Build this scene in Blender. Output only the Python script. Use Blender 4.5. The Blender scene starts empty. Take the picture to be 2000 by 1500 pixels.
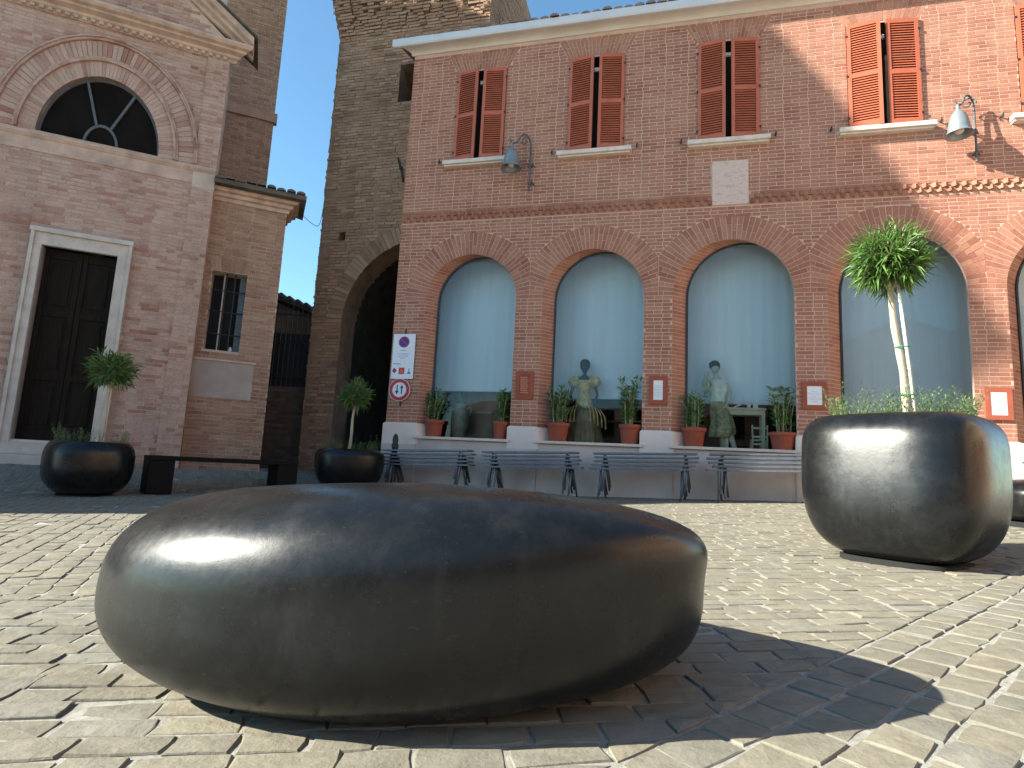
import bpy, math, random
from mathutils import Vector, Matrix
from math import sin, cos, pi, sqrt, radians
random.seed(7)
sc = bpy.context.scene
COL = sc.collection

# ------------------------------------------------------------------ camera
CAM_H = 0.58
PITCH, ROLL, FPX = radians(8.07), radians(2.86), 1150.0
cam_d = bpy.data.cameras.new('camera'); cam = bpy.data.objects.new('camera', cam_d); COL.objects.link(cam)
cam_d.sensor_fit = 'HORIZONTAL'; cam_d.sensor_width = 36.0; cam_d.lens = FPX / 2000 * 36.0
cam_d.clip_start = 0.05; cam_d.clip_end = 2000
cp, sp, cr, sr = cos(PITCH), sin(PITCH), cos(ROLL), sin(ROLL)
right0 = Vector((1, 0, 0)); fwd = Vector((0, cp, sp)); up0 = Vector((0, -sp, cp))
# roll: world right is turned clockwise in the picture
cam_x = right0 * cr + up0 * sr
cam_y = up0 * cr - right0 * sr
m3 = Matrix((cam_x, cam_y, -fwd)).transposed()
cam.matrix_world = Matrix.Translation((0, 0, CAM_H)) @ m3.to_4x4()
sc.camera = cam

# ------------------------------------------------------------------ sky, sun, exposure
SUN_AZ, SUN_EL = radians(9), radians(29)
sun_dir = Vector((-cos(SUN_AZ) * cos(SUN_EL), -sin(SUN_AZ) * cos(SUN_EL), sin(SUN_EL)))
w = bpy.data.worlds.new('World'); sc.world = w; w.use_nodes = True
nt = w.node_tree; nt.nodes.clear()
sky = nt.nodes.new('ShaderNodeTexSky'); sky.sky_type = 'NISHITA'; sky.sun_disc = False
sky.sun_elevation = SUN_EL; sky.sun_rotation = math.atan2(sun_dir.x, sun_dir.y)
sky.altitude = 100; sky.air_density = 1.0; sky.dust_density = 0.1; sky.ozone_density = 1.0
bg = nt.nodes.new('ShaderNodeBackground'); bg.inputs[1].default_value = 0.084
wo = nt.nodes.new('ShaderNodeOutputWorld')
tint = nt.nodes.new('ShaderNodeMix'); tint.data_type = 'RGBA'; tint.blend_type = 'MULTIPLY'; tint.inputs[0].default_value = 1.0
tint.inputs[7].default_value = (.76, 1.03, 1.07, 1)
nt.links.new(sky.outputs[0], tint.inputs[6]); nt.links.new(tint.outputs[2], bg.inputs[0]); nt.links.new(bg.outputs[0], wo.inputs[0])
sun_l = bpy.data.lights.new('sun', 'SUN'); sun_l.energy = 5.0; sun_l.angle = radians(0.5); sun_l.color = (1.0, 0.97, 0.84)
sun = bpy.data.objects.new('sun', sun_l); COL.objects.link(sun)
sun.rotation_euler = (-sun_dir).to_track_quat('-Z', 'Y').to_euler(); sun.location = sun_dir * 40
vs = sc.view_settings
vs.view_transform = 'Standard'; vs.look = 'None'; vs.gamma = 1.0; vs.use_curve_mapping = False
vs.exposure = 1.68
sc.render.engine = 'CYCLES'

# ------------------------------------------------------------------ helpers
def link(o, parent=None):
    COL.objects.link(o)
    if parent is not None: o.parent = parent
    return o

def tag(o, label=None, cat=None, group=None, kind=None):
    if label: o['label'] = label
    if cat: o['category'] = cat
    if group: o['group'] = group
    if kind: o['kind'] = kind
    return o

def thing(name, label, cat, loc=(0, 0, 0), rz=0.0, group=None):
    o = bpy.data.objects.new(name, None); o.empty_display_size = 0.2
    o.location = loc; o.rotation_euler = (0, 0, rz)
    link(o); tag(o, label, cat, group)
    return o

class MB:
    def __init__(s): s.v = []; s.f = []
    def add(s, vs, fs):
        o = len(s.v); s.v += [tuple(p) for p in vs]; s.f += [tuple(i + o for i in f) for f in fs]
        return s
    def box(s, x0, x1, y0, y1, z0, z1):
        return s.add([(x0,y0,z0),(x1,y0,z0),(x1,y1,z0),(x0,y1,z0),(x0,y0,z1),(x1,y0,z1),(x1,y1,z1),(x0,y1,z1)],
                     [(0,3,2,1),(4,5,6,7),(0,1,5,4),(1,2,6,5),(2,3,7,6),(3,0,4,7)])
    def prism(s, poly, lo, hi, axis='z'):
        """poly of 2D points; axis 'z': (x,y) extruded in z; 'n': (u,z) extruded along y."""
        n = len(poly)
        A = sum(poly[i][0]*poly[(i+1)%n][1]-poly[(i+1)%n][0]*poly[i][1] for i in range(n))
        if A < 0: poly = poly[::-1]
        if axis == 'z': P = [(a, b, lo) for a, b in poly] + [(a, b, hi) for a, b in poly]
        else: P = [(a, hi, b) for a, b in poly] + [(a, lo, b) for a, b in poly]
        F = [tuple(range(n))[::-1], tuple(range(n, 2*n))] + [(i, (i+1) % n, n+(i+1) % n, n+i) for i in range(n)]
        return s.add(P, F)
    def tube(s, pts, r, n=8, caps=True):
        pts = [Vector(p) for p in pts]; m = len(pts)
        rs = r if isinstance(r, (list, tuple)) else [r]*m
        ref = None; o = len(s.v)
        for i, p in enumerate(pts):
            t = (pts[min(i+1, m-1)] - pts[max(i-1, 0)]).normalized()
            if ref is None:
                ref = t.cross(Vector((0, 0, 1)))
                if ref.length < 1e-3: ref = t.cross(Vector((1, 0, 0)))
                ref.normalize()
            ref = (ref - t*ref.dot(t)).normalized(); b = t.cross(ref)
            for k in range(n):
                a = 2*pi*k/n; q = p + (ref*cos(a) + b*sin(a))*rs[i]; s.v.append(tuple(q))
        for i in range(m-1):
            for k in range(n):
                s.f.append((o+i*n+k, o+i*n+(k+1) % n, o+(i+1)*n+(k+1) % n, o+(i+1)*n+k))
        if caps:
            s.f.append(tuple(o+k for k in range(n))[::-1]); s.f.append(tuple(o+(m-1)*n+k for k in range(n)))
        return s
    def rings(s, rings, cap0=True, cap1=True):
        """list of rings (lists of points, equal count) lofted."""
        o = len(s.v); n = len(rings[0])
        for r in rings: s.v += [tuple(p) for p in r]
        for i in range(len(rings)-1):
            for k in range(n):
                s.f.append((o+i*n+k, o+i*n+(k+1) % n, o+(i+1)*n+(k+1) % n, o+(i+1)*n+k))
        if cap0: s.f.append(tuple(o+k for k in range(n))[::-1])
        if cap1: s.f.append(tuple(o+(len(rings)-1)*n+k for k in range(n)))
        return s
    def lathe(s, prof, n=20, c=(0, 0, 0), cap0=True, cap1=True):
        return s.rings([[(c[0]+r*cos(2*pi*k/n), c[1]+r*sin(2*pi*k/n), c[2]+z) for k in range(n)] for r, z in prof], cap0, cap1)
    def mesh(s, name, mat, smooth=False, flip=False):
        me = bpy.data.meshes.new(name); me.from_pydata(s.v, [], s.f)
        if mat is not None: me.materials.append(mat)
        me.update()
        if smooth: me.polygons.foreach_set('use_smooth', [True]*len(me.polygons))
        return me
    def build(s, name, mat, parent=None, smooth=False, kind=None, label=None, bevel=0, auto=False):
        me = s.mesh(name, mat, smooth or auto)
        o = bpy.data.objects.new(name, me); link(o, parent)
        if auto:
            mod = o.modifiers.new('es', 'EDGE_SPLIT'); mod.split_angle = radians(38)
        if bevel:
            mod = o.modifiers.new('bv', 'BEVEL'); mod.width = bevel; mod.segments = 2; mod.limit_method = 'ANGLE'
        if kind: o['kind'] = kind
        if label: o['label'] = label
        return o

def clip(poly, a, b, c):
    """keep a*x+b*y<=c"""
    out = []
    for i in range(len(poly)):
        p, q = poly[i], poly[(i+1) % len(poly)]
        dp, dq = a*p[0]+b*p[1]-c, a*q[0]+b*q[1]-c
        if dp <= 0: out.append(p)
        if (dp < 0 < dq) or (dq < 0 < dp):
            t = dp/(dp-dq); out.append((p[0]+(q[0]-p[0])*t, p[1]+(q[1]-p[1])*t))
    return out

def parea(p): return abs(sum(p[i][0]*p[(i+1) % len(p)][1]-p[(i+1) % len(p)][0]*p[i][1] for i in range(len(p))))/2

def smooth01(a, b, x):
    t = max(0.0, min(1.0, (x-a)/(b-a))); return t*t*(3-2*t)

def catmull(pts, k=6):
    out = []; n = len(pts); P = [Vector(p) for p in pts]
    for i in range(n-1):
        p0, p1, p2, p3 = P[max(i-1, 0)], P[i], P[i+1], P[min(i+2, n-1)]
        for j in range(k):
            t = j/k
            out.append(0.5*((2*p1)+(p2-p0)*t+(2*p0-5*p1+4*p2-p3)*t*t+(3*p1-p0-3*p2+p3)*t**3))
    out.append(P[-1]); return out

# ------------------------------------------------------------------ materials
class NT:
    def __init__(s, name):
        s.m = bpy.data.materials.new(name); s.m.use_nodes = True; s.t = s.m.node_tree
        s.b = s.t.nodes['Principled BSDF']; s.out = s.t.nodes['Material Output']
    def n(s, typ, **kw):
        x = s.t.nodes.new(typ)
        for k, v in kw.items():
            if hasattr(x, k): setattr(x, k, v)
        return x
    def l(s, a, b): s.t.links.new(a, b)
    def pos(s):
        return s.n('ShaderNodeNewGeometry').outputs['Position']
    def noise(s, scale, detail=4, rough=0.55, vec=None, stretch=None):
        x = s.n('ShaderNodeTexNoise'); x.inputs['Scale'].default_value = scale; x.inputs['Detail'].default_value = detail
        x.inputs['Roughness'].default_value = rough
        v = vec or s.pos()
        if stretch:
            mp = s.n('ShaderNodeMapping'); mp.inputs['Scale'].default_value = stretch; s.l(v, mp.inputs['Vector']); v = mp.outputs[0]
        s.l(v, x.inputs['Vector']); return x.outputs['Fac']
    def ramp(s, fac, stops, interp='LINEAR'):
        x = s.n('ShaderNodeValToRGB'); cr_ = x.color_ramp; cr_.interpolation = interp
        while len(cr_.elements) < len(stops): cr_.elements.new(0.5)
        for e, (p, c) in zip(cr_.elements, stops):
            e.position = p; e.color = (c[0], c[1], c[2], 1) if not isinstance(c, (int, float)) else (c, c, c, 1)
        s.l(fac, x.inputs[0]); return x.outputs[0]
    def mix(s, a, b, fac, mode='MIX'):
        x = s.n('ShaderNodeMix'); x.data_type = 'RGBA'; x.blend_type = mode
        for sock, v in ((x.inputs[0], fac), (x.inputs[6], a), (x.inputs[7], b)):
            if hasattr(v, 'links') or hasattr(v, 'is_linked'): s.l(v, sock)
            elif isinstance(v, (int, float)): sock.default_value = v
            else: sock.default_value = (v[0], v[1], v[2], 1)
        return x.outputs[2]
    def math(s, op, a, b=None):
        x = s.n('ShaderNodeMath'); x.operation = op
        for i, v in enumerate((a, b)):
            if v is None: continue
            if hasattr(v, 'is_linked'): s.l(v, x.inputs[i])
            else: x.inputs[i].default_value = v
        return x.outputs[0]
    def rnd(s):
        g = s.n('ShaderNodeNewGeometry').outputs['Random Per Island']; o = s.n('ShaderNodeObjectInfo').outputs['Random']
        return s.math('FRACT', s.math('ADD', g, o))
    def bump(s, h, strength=0.3, dist=0.01):
        x = s.n('ShaderNodeBump'); x.inputs['Strength'].default_value = strength; x.inputs['Distance'].default_value = dist
        s.l(h, x.inputs['Height']); s.l(x.outputs[0], s.b.inputs['Normal']); return x
    def set(s, col=None, rough=None, metal=None, spec=None):
        for v, nme in ((col, 'Base Color'), (rough, 'Roughness'), (metal, 'Metallic'), (spec, 'Specular IOR Level')):
            if v is None: continue
            if hasattr(v, 'is_linked'): s.l(v, s.b.inputs[nme])
            elif isinstance(v, (int, float)): s.b.inputs[nme].default_value = v
            else: s.b.inputs[nme].default_value = (v[0], v[1], v[2], 1)
        return s.m

def simple(name, col, rough=0.6, var=0.25, scale=8.0, bump=0.0, bscale=60.0, metal=0.0, spec=0.4, stretch=None):
    m = NT(name); n = m.noise(scale, stretch=stretch)
    lo = tuple(c*(1-var) for c in col); hi = tuple(min(1, c*(1+var)) for c in col)
    c = m.ramp(n, [(0.3, lo), (0.7, hi)])
    if bump: m.bump(m.noise(bscale), bump, 0.004)
    return m.set(c, rough, metal, spec)

def brick_mat(name, cols, stain, stain_amt=0.5, rough=0.88, bump=0.35):
    m = NT(name); k = len(cols)
    c = m.ramp(m.rnd(), [(i/(k-1), col) for i, col in enumerate(cols)])
    fine = m.ramp(m.noise(45.0, 5, 0.7), [(0.3, 0.72), (0.75, 1.18)])
    c = m.mix(c, fine, 1.0, 'MULTIPLY')
    streak = m.ramp(m.noise(1.0, 5, .6, stretch=(4.5, 4.5, .35)), [(.35, .86), (.6, 1.04)])
    c = m.mix(c, streak, 1.0, 'MULTIPLY')
    st = m.ramp(m.noise(1.1, 6, 0.65), [(0.42, 0.0), (0.72, stain_amt)])
    c = m.mix(c, stain, st)
    m.bump(m.noise(70.0, 5, 0.7), bump, 0.006)
    return m.set(c, rough, 0.0, 0.25)

M = {}
M['brick'] = brick_mat('red_brick', [(0.3995,0.1762,0.1141),(0.3397,0.1369,0.0905),(0.4286,0.2075,0.1376),(0.3766,0.1609,0.1067),(0.2957,0.1099,0.0743),(0.4136,0.1915,0.1259)], (0.4215,0.2199,0.1501), .6)
M['mortar'] = simple('mortar', (0.5457,0.3527,0.2771), .95, .12, 5.0, .3)
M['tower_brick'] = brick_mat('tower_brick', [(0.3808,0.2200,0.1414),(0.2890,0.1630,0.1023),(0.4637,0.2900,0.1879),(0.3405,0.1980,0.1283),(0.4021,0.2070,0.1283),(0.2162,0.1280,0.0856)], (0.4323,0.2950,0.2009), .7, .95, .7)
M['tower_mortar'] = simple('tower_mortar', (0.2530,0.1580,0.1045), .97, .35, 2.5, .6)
M['church_brick'] = brick_mat('church_brick', [(0.4667,0.2929,0.2270),(0.5027,0.3214,0.2531),(0.4309,0.2558,0.1923),(0.4937,0.3118,0.2477),(0.5206,0.3489,0.2825),(0.3590,0.1628,0.1163),(0.4758,0.3066,0.2379),(0.3232,0.1395,0.1010)], (0.5027,0.3584,0.2933), .6, .92, .5)
M['church_mortar'] = simple('church_mortar', (0.4928,0.3695,0.3024), .95, .18, 3.0, .4)
M['side_brick'] = brick_mat('side_brick', [(0.3715,0.2152,0.1470),(0.3154,0.1652,0.1090),(0.4180,0.2621,0.1800),(0.3348,0.1877,0.1280),(0.2689,0.1336,0.0900)], (0.3996,0.2570,0.1710), .5, .95, .6)
M['stone'] = simple('pale_stone', (.52,.44,.385), .75, .16, 6.0, .25)
M['sill'] = simple('sill_stone', (.62,.52,.45), .7, .12, 9.0, .2)
M['marble'] = None
M['plaster'] = simple('painted_plaster', (.68,.58,.53), .85, .10, 1.6, .15)
M['plaster_base'] = simple('grey_base_plaster', (.55,.465,.425), .9, .16, 1.3, .2)
M['cornice'] = simple('cornice_paint', (.60,.535,.48), .8, .09, 2.0, .1, stretch=(1, 1, 3))
M['gutter'] = simple('gutter_metal', (.56,.55,.58), .55, .06, 2.0, 0, metal=0.0)
M['tile'] = simple('roof_tile', (.23,.15,.125), .9, .4, 7.0, .4)
M['shutter'] = simple('shutter_paint', (0.4266,0.1118,0.0586), .5, .10, 6.0, .1, spec=0.35)
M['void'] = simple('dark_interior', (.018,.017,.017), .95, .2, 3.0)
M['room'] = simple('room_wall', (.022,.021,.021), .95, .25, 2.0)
M['wood_dark'] = simple('dark_door_wood', (.017,.012,.009), .7, .35, 3.0, .25, 25.0, spec=.08, stretch=(14, 14, 1))
M['lacquer'] = simple('black_lacquer', (.005,.005,.0052), .6, .2, 6.0, spec=.15)
M['iron'] = simple('black_iron', (.022,.022,.024), .5, .3, 20.0, .15)
M['iron_grey'] = simple('grey_iron', (.09,.10,.105), .5, .3, 20.0, .1)
M['lamp_metal'] = simple('lamp_zinc', (.23,.255,.27), .42, .15, 8.0, 0, metal=.35)
M['bench_metal'] = simple('bench_steel', (.13,.145,.17), .4, .2, 12.0, 0, metal=.3)
M['terracotta'] = simple('terracotta', (0.3128,0.0766,0.0431), .8, .12, 7.0, .15)
M['paper'] = simple('white_paper', (.72,.72,.74), .6, .03, 5.0)
M['sign_white'] = simple('sign_white', (.70,.72,.78), .45, .03, 5.0)
M['sign_red'] = simple('sign_red', (.45,.02,.03), .45, .05, 5.0)
M['sign_blue'] = simple('sign_blue', (.02,.03,.22), .45, .05, 5.0)
M['sign_black'] = simple('sign_black', (.02,.02,.025), .5, .05, 5.0)
M['sign_orange'] = simple('sign_orange', (.65,.12,.03), .5, .05, 5.0)
M['sign_grey'] = simple('sign_ink', (.16,.17,.22), .5, .05, 5.0)
M['soil'] = simple('soil', (.05,.035,.025), .95, .4, 30.0, .5)
M['bark'] = simple('pale_bark', (.42,.35,.26), .85, .22, 18.0, .4, 80.0, stretch=(1, 1, .25))
M['stake'] = simple('bamboo_stake', (.66,.62,.52), .6, .1, 10.0)
M['tie'] = simple('green_tie', (.03,.25,.16), .5, .1, 10.0)
M['hair'] = simple('black_hair', (.012,.011,.011), .5, .2, 30.0)
M['skin_dark'] = simple('mannequin_dark', (.03,.02,.016), .6, .1, 8.0)
M['skin_pale'] = simple('mannequin_pale', (.50,.43,.34), .5, .05, 8.0)
M['gold'] = simple('gold_cloth', (.62,.40,.14), .45, .4, 14.0, .4, 30.0, metal=.3)
M['gold_dark'] = simple('dark_gold_cloth', (.20,.14,.06), .5, .5, 9.0, .4, 25.0, stretch=(3, 3, .6))
M['cream'] = simple('cream_cloth', (.70,.66,.50), .6, .2, 14.0, .4, 30.0)
M['olive'] = simple('olive_cloth', (.32,.29,.15), .6, .5, 16.0, .4, 30.0)
M['table_wood'] = simple('pale_wood', (.58,.52,.33), .6, .12, 8.0, .1)
M['vase'] = simple('vase_glaze', (.26,.25,.17), .4, .3, 8.0, .1)
M['tile_far'] = simple('far_roof_tile', (.12,.095,.08), .9, .4, 3.0)
M['house'] = simple('house_plaster', (.42,.33,.26), .9, .12, 1.0)

def leafmat(name, a, b, c):
    m = NT(name); col = m.ramp(m.rnd(), [(0, a), (.5, b), (1, c)])
    m.set(col, .42, 0, .45)
    tr = m.n('ShaderNodeBsdfTranslucent'); m.l(m.mix(col, (1, 1, .4), .12), tr.inputs[0])
    mx = m.n('ShaderNodeMixShader'); mx.inputs[0].default_value = .28
    m.l(m.b.outputs[0], mx.inputs[1]); m.l(tr.outputs[0], mx.inputs[2]); m.l(mx.outputs[0], m.out.inputs[0])
    return m.m
M['leaf'] = leafmat('oleander_leaf', (.04,.095,.024), (.08,.175,.036), (.16,.28,.06))
M['herb'] = leafmat('herb_leaf', (.07,.12,.05), (.12,.19,.08), (.20,.27,.12))

m = NT('pink_marble')
v = m.ramp(m.noise(7.0, 8, .7, stretch=(1, 1, 2.5)), [(.35, (.52,.36,.30)), (.5, (.60,.45,.38)), (.62, (.47,.30,.25)), (.75, (.62,.49,.42))])
m.bump(m.noise(40), .2, .003); M['marble'] = m.set(v, .6)

# dark waxed concrete of the pebble seats and planters
m = NT('dark_polished_concrete')
c = m.ramp(m.noise(4.5, 10, .78), [(.30, (.0036,.0038,.004)), (.5, (.0065,.0068,.0072)), (.62, (.0115,.0118,.0122)), (.75, (.020,.0203,.0207))])
speck = m.ramp(m.noise(160.0, 2, .5), [(.72, 0.0), (.76, 0.5)])
c = m.mix(c, (.07,.07,.066), speck)
sx_ = m.n('ShaderNodeSeparateXYZ'); m.l(m.pos(), sx_.inputs[0])
wat = m.ramp(m.noise(1.0, 6, .7, stretch=(9, 9, 1.1)), [(.55, 0.0), (.72, .30)]); c = m.mix(c, (.035,.035,.034), wat)
scr = m.ramp(m.noise(1.0, 3, .6, stretch=(14, 160, 120)), [(.70, 0.0), (.74, .35)]); c = m.mix(c, (.06,.06,.058), scr)
low = m.ramp(m.math('ADD', sx_.outputs[2], m.math('MULTIPLY', m.noise(14.0, 6, .7), .22)), [(.10, .55), (.21, 0.0)])
c = m.mix(c, (.075,.07,.062), low)
r = m.ramp(m.noise(6.5, 10, .8), [(.28, .22), (.5, .295), (.72, .42)])
hb = m.math('ADD', m.noise(26.0, 6, .7), m.math('MULTIPLY', m.noise(4.0, 3, .5), 2.2))
m.bump(hb, .035, .02)
m.set(c, None, 0, .36); m.l(r, m.b.inputs['Roughness']); M['pebble'] = m.m
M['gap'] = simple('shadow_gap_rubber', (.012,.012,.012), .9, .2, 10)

# sett stone and the sandy joint filling
m = NT('sandstone_sett')
c = m.ramp(m.rnd(), [(0, (0.1877,0.1679,0.1275)), (.2, (0.2252,0.2005,0.1524)), (.4, (0.1868,0.1731,0.1391)), (.6, (0.2322,0.2040,0.1507)), (.8, (0.1973,0.1774,0.1366)), (1, (0.2148,0.1988,0.1656))])
bed = m.ramp(m.noise(9.0, 8, .68, stretch=(1, 2.2, 1)), [(.3, .78), (.52, 1.0), (.75, 1.14)])
c = m.mix(c, bed, 1.0, 'MULTIPLY')
blot = m.ramp(m.noise(.9, 6, .7), [(.32, .84), (.55, 1.0), (.75, 1.07)]); c = m.mix(c, blot, 1.0, 'MULTIPLY')
spot = m.ramp(m.noise(30.0, 6, .75), [(.6, 0.0), (.8, .55)]); c = m.mix(c, (.155,.14,.11), spot)
m.bump(m.math('ADD', m.noise(38.0, 8, .72), m.math('MULTIPLY', m.noise(11.0, 5, .6), 2.0)), .55, .008)
M['sett'] = m.set(c, .82, 0, .3)
m = NT('joint_sand')
c = m.ramp(m.noise(26.0, 8, .75), [(.3, (.25,.235,.20)), (.55, (.41,.39,.345)), (.8, (.56,.54,.495))])
m.bump(m.noise(75.0, 8, .8), 1.0, .012); M['sand'] = m.set(c, .95, 0, .2)

# window glass: see-through with a real mirror coat
m = NT('shop_glass')
fr = m.n('ShaderNodeFresnel'); fr.inputs[0].default_value = 1.32
gl = m.n('ShaderNodeBsdfGlossy'); gl.inputs['Roughness'].default_value = .015; gl.inputs[0].default_value = (.95,.97,1,1)
tr = m.n('ShaderNodeBsdfTransparent'); tr.inputs[0].default_value = (.86,.90,.92,1)
mx = m.n('ShaderNodeMixShader'); m.l(fr.outputs[0], mx.inputs[0]); m.l(tr.outputs[0], mx.inputs[1]); m.l(gl.outputs[0], mx.inputs[2]); m.l(mx.outputs[0], m.out.inputs[0])
M['glass'] = m.m
m = NT('pale_blind'); c = m.ramp(m.noise(2.0, 3, .5, stretch=(6, 6, .25)), [(.3, (.80,.79,.76)), (.7, (.86,.85,.82))]); M['blind'] = m.set(c, .8)
M['lunette'] = simple('dark_lunette_glass', (.012,.009,.008), .6, .3, 2.0, spec=.03)

# ------------------------------------------------------------------ frames
YW, DW = radians(-14.2), 9.7833          # long brick building: yaw, distance of its front plane
YC, DC = radians(22.9), 10.9096          # church front
tw = Vector((cos(YW), sin(YW), 0)); nw = Vector((-sin(YW), cos(YW), 0))
tc = Vector((cos(YC), sin(YC), 0)); nc = Vector((-sin(YC), cos(YC), 0))
def WP(u, n, z): return tw*u + nw*(DW+n) + Vector((0, 0, z))
def CP(u, n, z): return tc*u + nc*(DC+n) + Vector((0, 0, z))

def g(x, y):
    xx = max(-12, min(12, x)); yy = max(-3, min(14, y))
    b = .014*yy + .03*xx + .01*(sqrt(xx*xx+4)-2)
    d = -sin(YC)*x + cos(YC)*y - DC
    wgt = smooth01(-1.75, -.15, d) * (1-smooth01(-3.9, -2.5, x))
    return b + wgt*(.31-b)

# ------------------------------------------------------------------ ground
def axis(lo, hi, fine_lo, fine_hi, st, coarse):
    a = []; x = lo
    while x < fine_lo: a.append(x); x += coarse
    x = fine_lo
    while x < fine_hi: a.append(x); x += st
    x = fine_hi
    while x <= hi: a.append(x); x += coarse
    return a
mb = MB(); xs = axis(-80, 80, -9, 9, .3, 6); ys = axis(-80, 80, -1, 13, .3, 6)
mb.v = [(x, y, g(x, y)-.0048) for y in ys for x in xs]
nx = len(xs)
mb.f = [(j*nx+i, j*nx+i+1, (j+1)*nx+i+1, (j+1)*nx+i) for j in range(len(ys)-1) for i in range(nx-1)]
ground = mb.build('ground', M['sand'], smooth=True); tag(ground, kind='structure')

R = random.Random(11)
def sett(poly, fine):
    """paving sett with its own slightly crooked, worn top; returns verts, faces"""
    n0 = len(poly); cx = sum(p[0] for p in poly)/n0; cy = sum(p[1] for p in poly)/n0
    gx = g(cx, cy); h = R.gauss(0, .0016); tx, ty = R.gauss(0, .009), R.gauss(0, .009)
    if fine:
        q = []
        for i in range(n0):
            a, b = poly[i], poly[(i+1) % n0]
            L = math.hypot(b[0]-a[0], b[1]-a[1]); j = min(.0025, L*.03)
            q.append((a[0]+(cx-a[0])*R.uniform(.0, .035), a[1]+(cy-a[1])*R.uniform(.0, .035)))
            if L > .05: q.append(((a[0]+b[0])/2+R.gauss(0, j), (a[1]+b[1])/2+R.gauss(0, j)))
    else: q = poly
    n = len(q)
    def zt(x, y, e): return g(x, y)+h+tx*(x-cx)+ty*(y-cy)-e
    V = [(x, y, gx-.03) for x, y in q]; F = []
    V += [(x, y, zt(x, y, .0022+R.random()*.0026)) for x, y in q]
    k = .955
    V += [(cx+(x-cx)*k, cy+(y-cy)*k, zt(x, y, R.uniform(-.001, .002))) for x, y in q]
    F += [(i, (i+1) % n, n+(i+1) % n, n+i) for i in range(n)]
    F += [(n+i, n+(i+1) % n, 2*n+(i+1) % n, 2*n+i) for i in range(n)]
    if fine:
        V.append((cx, cy, zt(cx, cy, -.002))); c = 3*n
        F += [(2*n+i, 2*n+(i+1) % n, c) for i in range(n)]
    else: F.append(tuple(range(2*n, 3*n)))
    return V, F

setts = []
def field(org, ang, row, l0, l1, bounds, planes, gap=.011, wav=.0):
    d = (cos(ang), sin(ang)); e = (-sin(ang), cos(ang))
    a0, a1, b0, b1 = bounds
    nrow = int((b1-b0)/row)
    for r in range(nrow):
        t = a0 - R.random()*.2; v0 = b0+r*row
        while t < a1:
            L = R.uniform(l0, l1); j = lambda: R.gauss(0, .004)
            g2 = gap*R.uniform(.5, 1.3)/2
            pts = [(t+g2+j(), v0+g2+j()), (t+L-g2+j(), v0+g2+j()), (t+L-g2+j(), v0+row-g2+j()), (t+g2+j(), v0+row-g2+j())]
            poly = [(org[0]+p[0]*d[0]+(p[1]+wav*sin(p[0]*1.3))*e[0], org[1]+p[0]*d[1]+(p[1]+wav*sin(p[0]*1.3))*e[1]) for p in pts]
            t += L
            cx = sum(p[0] for p in poly)/4; cy = sum(p[1] for p in poly)/4
            if cy < .75 or abs(cx) > 9 or cy > 12.6 or abs(cx) > 1.15*cy+.6: continue
            u = cx*tw.x+cy*tw.y; n = cx*nw.x+cy*nw.y-DW
            if n > -.02 and u > -4.9: continue
            if cx*nc.x+cy*nc.y-DC > -.02 and cx*tc.x+cy*tc.y < .2: continue
            for a, b, c in planes:
                poly = clip(poly, a, b, c)
                if len(poly) < 3: break
            if len(poly) < 3 or parea(poly) < .0012: continue
            setts.append((cx*cx+cy*cy, poly))
# band of larger setts running off to the right; fields of small setts beside it
bd = (.775, .632)                          # band direction
J0 = (.40, 1.36); bn = (-bd[1], bd[0])    # normal pointing to the left field
c0 = bn[0]*J0[0]+bn[1]*J0[1]
e_ = .006
field(J0, math.atan2(bd[1], bd[0]), .124, .105, .165, (-4, 12, -62*.124, 0), [(bn[0], bn[1], c0-e_)], .013, .006)
SY = 2.45
field((0, 0), radians(6), .09, .13, .21, (-10, 10, -1.5, SY+2), [(-bn[0], -bn[1], -c0-e_), (0, 1, SY-e_)], .0075, .006)
field((0, SY), radians(3), .09, .13, .21, (-10, 14, -2.5, 11), [(-bn[0], -bn[1], -c0-e_), (0, -1, -SY-e_), (-1, 0, .9-e_)], .007, .006)
field((-.9, SY), radians(116), .105, .12, .20, (-5, 12, -4, 11), [(0, -1, -SY-e_), (1, 0, -.9-e_)], .0075, .005)
setts.sort(key=lambda s: s[0])
far = MB(); far_fine = MB(); cnt = 0
for d2, poly in setts:
    fine = d2 < 30
    V, F = sett(poly, fine)
    if cnt < 300:
        o = MB().add(V, F).build('paving_stone', M['sett'], ground, smooth=False); cnt += 1
    else: far.add(V, F)
far.build('paving_stones', M['sett'], ground, kind='stuff')

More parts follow.
